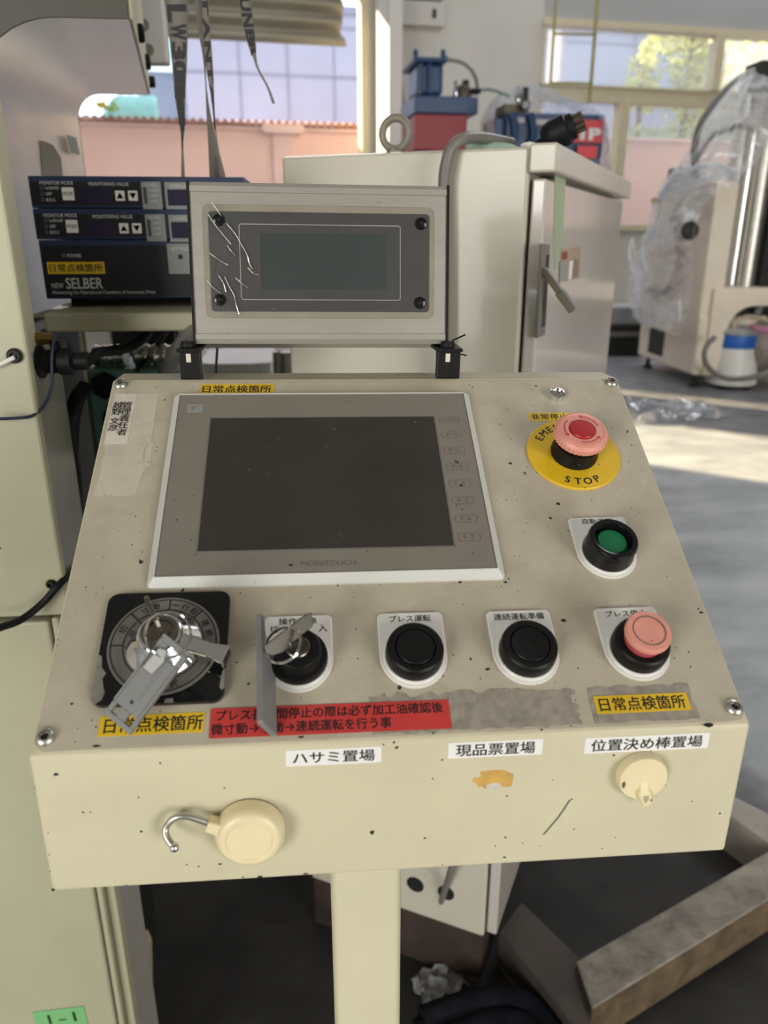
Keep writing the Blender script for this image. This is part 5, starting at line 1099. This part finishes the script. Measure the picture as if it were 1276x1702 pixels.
# ================================================================ blue and red press beyond the cabinet
YB = 6.2; RB = RZ(math.radians(4))
bp = thing('blue_red_press', 'blue and red small press beyond the cabinet, left flank sunlit', 'machine', (1.1, 6.6, 0))
def bx(px0, py0, px1, py1, dep, m, nm, y=YB, zb=None, bev=.008, par=None):
    a = onY(px0, py0, y); b = onY(px1, py1, y)
    return G(T(a.x, y, 0) @ RB).box((0, 0, b.z if zb is None else zb), (b.x - a.x, dep, a.z)).obj(nm, m, par or bp, bev=bev)
bx(688, 93, 746, 103, .52, M_blue, 'top_plate', y=YB - .02, bev=.015)
bx(694, 103, 737, 158, .40, M_blue, 'tank', y=YB + .02, bev=.03)
for px in (698, 712): bx(px, 104, px + 4, 157, .06, M_blue, 'tie_rod', y=YB - .01)
bx(734, 92, 746, 99, .1, M_blue, 'corner_lug', y=YB)
bx(689, 158, 796, 189, .62, M_blue, 'bed', y=YB, bev=.01)
bx(690, 189, 776, 250, .60, M_mred, 'red_body', y=YB + .01)
a = onY(690, 250, YB); G(T(a.x, YB + .02, 0) @ RB).box((0, 0, 0), (.52, .58, a.z)).obj('pedestal', M_blue, bp, bev=.01)
for px in (692, 738): 
    q = onY(px, 92, YB); G(T(q.x, YB + .05, q.z)).lathe([(.02, 0), (.02, .03), (.012, .05), (.0001, .05)], 12).obj('stud', M_blue, bp, smooth=True)
vl = thing('valve', 'brown valve body with oil cup on the blue press bed', 'valve', onY(772, 168, YB + .1))
q = onY(772, 152, YB + .1); G(T(q.x, YB + .15, q.z)).lathe([(.045, -.075), (.062, -.05), (.066, 0), (.05, .045), (.03, .055), (.0001, .055)], 20).obj('body', mat('bronze_body', (.11, .085, .065), .4, metal=.5), vl, smooth=True)
bx(784, 146, 800, 155, .1, M_rubber, 'solenoid', y=YB + .1, par=vl); bx(770, 132, 780, 142, .05, M_rubber, 'stem', y=YB + .12, par=vl)
q = onY(757, 150, YB + .05); G(T(q.x, YB + .05, q.z - .075)).lathe([(.0001, 0), (.026, .01), (.028, .03), (.018, .05), (.013, .07), (.013, .14), (.0001, .14)], 16).obj('oil_cup', M_chrome, vl, smooth=True)
cable('air_hose', [onY(741, 99, YB), onY(765, 103, YB), onY(782, 115, YB), onY(791, 132, YB + .05), onY(793, 146, YB + .08)], .014, M_grayhose, 'thin dark hose curving from the blue tank top to the valve', 'hose')
cable('air_hose', [onY(800, 149, YB + .1), onY(815, 149, YB + .1), onY(830, 153, YB - .1), onY(845, 160, YB - .5)], .011, M_greenbox, 'thin green hose from the valve toward the plastic-covered machine', 'hose')
YC = 5.85
sm = thing('blue_control_machine', 'blue machine under clear plastic with red warning labels', 'machine', (1.85, 6.4, 0))
def cx_(px0, py0, px1, py1, dep, m, nm, y=YC, **k): return bx(px0, py0, px1, py1, dep, m, nm, y=y, par=sm, **k)
mb = cx_(842, 186, 1004, 262, .45, M_blue, 'main_body', bev=.012)
a = onY(850, 262, YC); b = onY(1000, 262, YC); G().box((a.x, YC + .03, 0), (b.x, YC + .42, a.z)).obj('pedestal', M_blue, sm)
cx_(822, 196, 842, 250, .3, M_blue, 'end_block', y=YC + .05)
g = G(); 
for px in (858, 888):
    pts = [onY(px + dx, y, YC - .02) for dx, y in ((-8, 188), (-3, 205), (-2, 225), (-9, 245))]; g.tube(spline(pts, 5), .028, 8)
g.obj('curved_rib', M_blue, sm, smooth=True)
for px0, py0, px1, py1 in ((850, 195, 872, 204), (887, 198, 920, 208)): cx_(px0, py0, px1, py1, .004, mat('pale_plate', (.42, .40, .42), .5), 'plate', y=YC - .006, bev=0)
M_warn = mat('red_warning_label', (.60, .05, .06), .45)
l1_ = cx_(956, 199, 1001, 237, .004, M_warn, 'warning_label', y=YC - .006, bev=0); l2_ = cx_(960, 242, 992, 263, .004, M_warn, 'warning_label', y=YC - .006, bev=0)
q0 = onY(965, 232, YC - .008); q1 = onY(997, 214, YC - .008); g = G(frame(((q0.x + q1.x) / 2, YC - .012, (q0.z + q1.z) / 2), (1, 0, 0), (0, 0, 1), (0, -1, 0))); g.text('1P', 0, 0, q1.x - q0.x, q1.z - q0.z, 0, bold=.05); g.obj('lettering', M_whiteink, l1_, recalc=False)
bx_ = cx_(838, 172, 880, 190, .25, mat('rusty_bar', (.14, .115, .08), .5, metal=.3, var=.3), 'rusty_bar', y=YC + .02)
q = onY(871, 176, YC); gg = G(frame((q.x, YC - .03, q.z), (1, 0, 0), (0, 0, 1), (0, -1, 0))); gg.lathe([(.036, -.03), (.036, .01), (.028, .014), (.0001, .012)], 20); gg.box((-.02, .03, -.03), (.02, .12, .0)); gg.obj('gauge', M_dark, sm, smooth=True)
gg = G(frame((q.x, YC - .015, q.z), (1, 0, 0), (0, 0, 1), (0, -1, 0))); gg.lathe([(.026, .03), (.026, .031), (.0001, .031)], 20); gg.obj('gauge_face', M_selgray, sm)
q = onY(861, 158, YC); G(T(q.x, YC, q.z - .06)).lathe([(.0001, 0), (.024, .02), (.026, .05), (.014, .09), (.012, .12), (.0001, .12)], 16).obj('glass_cup', M_chrome, sm, smooth=True)
# clear plastic thrown over the blue machine
outl = [(820, 262), (822, 215), (824, 180), (832, 160), (846, 146), (862, 141), (885, 137), (912, 141), (940, 152), (968, 165), (990, 176), (1004, 186), (1011, 205), (1014, 235), (1018, 300)]
L = spline([onY(x, y, YC - .07) for x, y in outl], 4); r = random.Random(2); g = G(); rows = []
for dy, dz in ((0, -.025), (.14, 0), (.30, .01), (.45, -.01), (.56, -.05)): rows.append([V((p.x + r.uniform(-.006, .006), YC - .07 + dy, p.z + dz + r.uniform(-.012, .012))) for p in L])
g.loft(rows, closed=False); n = len(L)
base = [V((p.x, YC - .08, 1.45)) for p in L]
tag(g.obj('plastic_cover', M_sheet, smooth=True), 'clear plastic sheet draped over the blue machine with red labels', 'plastic sheet')

# ================================================================ shrink-wrapped machine at the right
MA = onZ(1150, 624, .11); FDm = V((.006, 1, 0)).normalized(); RDm = V((FDm.y, -FDm.x, 0))
MF = frame((MA.x, MA.y, 0), RDm, FDm, (0, 0, 1))    # x to the right along the front, y away, z up
wm = thing('wrapped_machine', 'cream hydraulic machine with chrome columns in stretch wrap at the right', 'machine', (MA.x, MA.y, 0))
wtop = onP(1120, 330, MF.translation, MF.to_3x3().col[0]); 
HB = onP(1150, 300, MF.translation, -MF.to_3x3().col[1]).z
G(MF).box((0, 0, .11), (.62, 1.25, .62)).obj('base', M_mach, wm, bev=.02)
G(MF).box((0, .02, .60), (.20, 1.20, HB)).obj('tower', M_mach, wm, bev=.02)
G(MF).box((.20, .25, .60), (.34, .9, HB)).obj('rear_tower', mat('brown_grey_panel', (.30, .26, .22), .5), wm, bev=.01)
# arched front housing with dark hollow
P = [(0.1, .11), (1.6, .11), (1.6, .80), (.1, .80)]
G(MF).box((.08, -.03, .78), (1.6, .7, .86)).obj('table', M_mach, wm, bev=.015)
g = G(frame(MF @ V((.08, -.02, .11)), RDm, (0, 0, 1), -FDm)); A = [(0, 0), (.16, 0), (.16, .38)] + [(.16 + .22 * (1 - math.cos(math.radians(k * 9))), .38 + .22 * math.sin(math.radians(k * 9))) for k in range(1, 11)] + [(1.5, .60), (1.5, .68), (0, .68)]
g.prism(A, -.06, .02); g.obj('arched_apron', M_mach, wm, bev=.006)
G(MF).box((.2, .35, .12), (1.6, .6, .8)).obj('dark_interior', M_dark, wm)
q = onP(1090, 568, MF.translation - RDm * .004, RDm); l = MF.inverted() @ q
G(MF).box((-.006, l.y - .17, l.z - .12), (.0, l.y + .17, l.z + .12)).obj('vent_opening', M_ink, wm)
for (u, w) in ((.06, .06), (.06, 1.1), (1.4, .1)): G(MF).lathe([(.05, 0), (.05, .02), (.022, .03), (.022, .12), (.0001, .12)], 16, T(u, w, 0)).obj('foot', M_dark, wm, smooth=True)
def colx(px): q = onP(px, 400, MF.translation + FDm * .22, FDm); return (MF.inverted() @ q).x
HT = onP(1240, 60, MF.translation, FDm).z
for px, rr, m in ((1207, .07, M_steel), (1248, .085, M_steel), (1226, .022, M_chrome)):
    G(MF).lathe([(rr, .84), (rr, HT - .3), (.0001, HT - .3)], 28, T(colx(px), .22, 0)).obj('column', m, wm, smooth=True)
G(MF).box((colx(1262), .1, .86), (colx(1262) + .5, .5, HT)).obj('ram_block', M_dark, wm, bev=.01)
zc_ = onP(1240, 355, MF.translation, FDm).z
zq = onP(1200, 190, MF.translation + FDm * .2, FDm).z
G(MF).box((colx(1188), .02, zq - .12), (colx(1300), .42, zq - .02)).obj('cross_head', M_steel, wm, bev=.01)
G(MF).box((colx(1200), .0, zq + .15), (colx(1218), .25, zq + .36)).obj('valve_block', M_dark, wm, bev=.01)
def mp(px, py, w): q = onP(px, py, MF.translation + FDm * w, FDm); return q
def mpx(px, py, u): return onP(px, py, MF.translation + RDm * u, RDm)
pts = [mp(1300, 100, .1), mp(1268, 113, .1), mp(1235, 127, .1), mp(1210, 146, .1), mp(1185, 175, .15), mp(1165, 205, .2), mp(1155, 240, .25), mp(1154, 275, .25), mp(1158, 300, .25)]
G().tube(spline(pts, 6), .030, 10).obj('arched_hose', M_grayhose, wm, smooth=True)
pts = [mp(1240, 200, 0), mp(1215, 213, 0), mp(1190, 222, .05), mp(1175, 235, .1), mp(1160, 262, .15), mp(1158, 290, .2)]
G().tube(spline(pts, 6), .020, 10).obj('side_hose', M_grayhose, wm, smooth=True)
pts = [mpx(1118, 360, -.03), mpx(1127, 390, -.05), mpx(1128, 430, -.05), mpx(1118, 470, -.05), mpx(1098, 488, -.05), mpx(1075, 482, -.04)]
G().tube(spline(pts, 6), .030, 10).obj('loop_hose', M_grayhose, wm, smooth=True)
q = mp(1147, 383, -.02); l = MF.inverted() @ q; G(MF).lathe([(.075, 0), (.075, .02), (.06, .03), (.0001, .03)], 24, T(l.x, -.0, l.z) @ RX(math.pi / 2)).obj('round_fitting', M_dark, wm, smooth=True)
q = mpx(1125, 295, -.02); G(T(*q)).box((-.05, -.1, -.04), (.12, .1, .08)).obj('clamp', M_grayhose, wm, bev=.01)
# the stretch wrap itself
g = G(); r = random.Random(8)
Lf = [(1250, 118), (1222, 140), (1200, 168), (1180, 200), (1160, 232), (1135, 265), (1105, 300), (1085, 335), (1078, 370), (1068, 405), (1052, 430), (1044, 460), (1042, 490), (1048, 512), (1060, 535)]
Rt = [(1290, 135), (1290, 165), (1285, 195), (1280, 215), (1275, 235), (1262, 262), (1225, 298), (1180, 330), (1160, 365), (1152, 400), (1152, 440), (1150, 470), (1148, 500), (1140, 530), (1132, 560)]
A = spline([mpx(x, y, -.10) for x, y in Lf], 4); B = spline([mp(x, y, -.06) for x, y in Rt], 4); rows = []; m_ = len(A); NC = 14
for i in range(m_):
    row = []
    for k in range(NC + 1):
        t = k / NC; p_ = A[i].lerp(B[i], t); bul = math.sin(math.pi * t) * .10 * (1 if i > m_ * .35 else .4)
        row.append(p_ + V((-.5, -.75, 0)) * bul + V((r.uniform(-1, 1), r.uniform(-1, 1), r.uniform(-1, 1))) * .007)
    rows.append(row)
g.loft(rows, closed=False); tag(g.obj('stretch_wrap', M_wrap, smooth=True), 'crinkled clear stretch wrap around the cream hydraulic machine', 'plastic wrap')
# twisted strands and bunches of wrap
strands = G()
for k in range(16):
    y0 = 330 - k * 2.3; pts = [mpx(1083 + k * 1.5, y0 + 14, -.13), mpx(1110 + k, y0 - 8 + r.uniform(-3, 3), -.15), mp(1165, y0 - 25 + r.uniform(-4, 4), -.16), mp(1205, 292 - k * 1.2 + r.uniform(-3, 3), -.14), mp(1226 + r.uniform(-6, 6), 275 + k * 2, -.1)]
    strands.tube(spline(pts, 4), .008, 5)
for k in range(9):
    y0 = 495 + k * 4; strands.tube(spline([mpx(1052, y0, -.12), mpx(1080, y0 + 8 + r.uniform(-3, 3), -.14), mpx(1105, y0 + 12, -.13), mp(1130, y0 + 5, -.05)], 4), .008, 5)
for k in range(10):
    y0 = 375 + k * 4; strands.tube(spline([mpx(1066, y0 + 20, -.12), mpx(1090, y0 + r.uniform(-3, 3), -.14), mpx(1118, y0 + 2, -.13)], 4), .007, 5)
for k in range(17):   # streaks running down the slanting outline
    o_ = r.uniform(0, 55); strands.tube(spline([mpx(1236 + o_ * .4, 128 + r.uniform(-6, 6), -.1), mpx(1190 + o_ * .8 + r.uniform(-5, 5), 180 + o_ * .2, -.13), mpx(1140 + o_ * .9 + r.uniform(-6, 6), 256 + o_ * .3, -.15), mpx(1096 + o_ * .8 + r.uniform(-5, 5), 318 + o_ * .3, -.15), mpx(1072 + o_ * .6 + r.uniform(-4, 4), 400, -.14)][r.randint(0, 1):r.randint(4, 5)], 5), r.uniform(.003, .008), 5)
for k in range(16):   # folds hanging on the lower left
    x0 = r.uniform(1046, 1075); y0 = r.uniform(395, 480); strands.tube(spline([mpx(x0, y0, -.13), mpx(x0 + r.uniform(-6, 4), y0 + 28, -.16), mpx(x0 + r.uniform(-2, 14), y0 + 58, -.14)], 5), r.uniform(.004, .009), 5)
strands = strands.obj('wrap_strand', M_strand, smooth=True); tag(strands, 'twisted strands of clear wrap pulled tight around the cream machine', 'plastic wrap')
strands['kind'] = 'stuff'
q = [mpx(x, y, -.125) for x, y in ((1083, 329), (1104, 328), (1103, 337), (1082, 338))]
vs, fs = slab(q, .003, RDm); tag(G().add(vs, fs).obj('tape_piece', M_tape), 'small piece of ochre tape on the stretch wrap', 'tape')
# vacuum cleaner
VC = onZ(1212, 642, 0)
vc = thing('vacuum_cleaner', 'white drum vacuum cleaner with blue band beside the wrapped machine', 'vacuum cleaner', (VC.x, VC.y, 0))
s = 1.0
VT = T(VC.x, VC.y, 0)
G(VT).lathe([(.20, .03), (.215, .04), (.205, .14), (.185, .30), (.180, .36), (.0001, .36)], 36).obj('drum', M_white, vc, smooth=True)
G(VT).lathe([(.182, .355), (.185, .36), (.178, .47), (.17, .475), (.0001, .475)], 36).obj('blue_band', M_vacblue, vc, smooth=True)
G(VT).lathe([(.186, .47), (.19, .485), (.17, .52), (.10, .545), (.0001, .55)], 36).obj('lid', M_paper, vc, smooth=True)
for a in range(4): G(VT).lathe([(.03, 0), (.03, .03), (.0001, .035)], 12, T(.15 * math.cos(a * 1.57 + .6), .15 * math.sin(a * 1.57 + .6), 0)).obj('caster', M_rubber, vc, smooth=True)
pts = [onY(x, y, VC.y - .23) for x, y in ((1188, 560), (1176, 572), (1170, 588), (1174, 606), (1190, 622), (1215, 630), (1245, 628), (1290, 620))]
G().tube(spline(pts, 6), .022, 10).obj('hose', M_grayhose, vc, smooth=True)
bg_ = thing('rag_pile', 'heap of grey rags and bags with loop handle on the vacuum', 'rags', onY(1256, 600, VC.y - .1))
g = G(); r = random.Random(6); c = onY(1262, 580, VC.y - .12); rings = []
for k in range(9):
    a = math.pi * k / 8; rings.append([(c.x + .06 + .22 * math.sin(a) * math.cos(j * .524) * r.uniform(.8, 1.15), c.y + .1 + .2 * math.sin(a) * math.sin(j * .524) * r.uniform(.8, 1.15), c.z + .02 - .24 * math.cos(a) * r.uniform(.85, 1.1)) for j in range(12)])
g.loft(rings); g.obj('bag', mat('grey_bag', (.24, .21, .18), .6, var=.3, vscale=12), bg_, sub=1, smooth=True)
G().tube(spline([onY(x, y, VC.y - .12) for x, y in ((1218, 565), (1222, 540), (1240, 527), (1265, 530), (1290, 540))], 6), .016, 8).obj('loop_handle', mat('beige_strap', (.42, .36, .25), .5), bg_, smooth=True)
G(T(*onY(1262, 547, VC.y - .25))).bc((0, 0, 0), (.16, .1, .05), RY(.3)).obj('pink_packet', mat('dull_pink', (.40, .16, .24), .5), bg_, bev=.015)
cable('pale_tube', [onY(x, y, VC.y + .25) for x, y in ((1272, 470), (1266, 490), (1262, 510), (1252, 530))], .035, M_selgray, 'pale grey tube standing behind the vacuum cleaner', 'tube')
# things between cabinet and wrapped machine
q = onZ(1048, 592, 0)
cr = thing('black_crate', 'black crate on the floor between cabinet and wrapped machine', 'crate', (q.x, q.y, 0))
G(T(q.x, q.y, 0)).box((-.35, 0, 0), (.14, .5, .34)).obj('box', M_dark, cr, bev=.02); G(T(q.x, q.y, 0)).box((-.36, -.015, .22), (.15, .0, .27)).obj('rim', M_grayhose, cr)
tag(G(T(q.x, q.y + .02, .341)).box((-.33, 0, 0), (.12, .45, .2)).obj('grey_box', M_selgray, bev=.02), 'pale grey box standing on the black crate', 'box')
# crumpled film on the floor
P = [onZ(x, y, 0) for x, y in ((1030, 668), (1060, 658), (1130, 662), (1200, 677), (1190, 692), (1130, 700), (1070, 705), (1045, 700))]
c = sum(P, V()) / len(P); g = G(); r = random.Random(15); rows = []
for k in range(14):
    t = k / 13; x_ = 1028 + 168 * t; y0 = 668 + 14 * t; y1 = 708 - 12 * t; row = []
    for j in range(9):
        q = onZ(x_, y0 + (y1 - y0) * j / 8, 0); q.z = .01 + (0 if j in (0, 8) or k in (0, 13) else r.uniform(.015, .075)); row.append(q + V((r.uniform(-.04, .04), r.uniform(-.04, .04), 0)))
    rows.append(row)
g.loft(rows, closed=False); tag(g.obj('crumpled_film', M_sheet), 'crumpled clear plastic film lying on the floor between the sun stripes', 'plastic film')
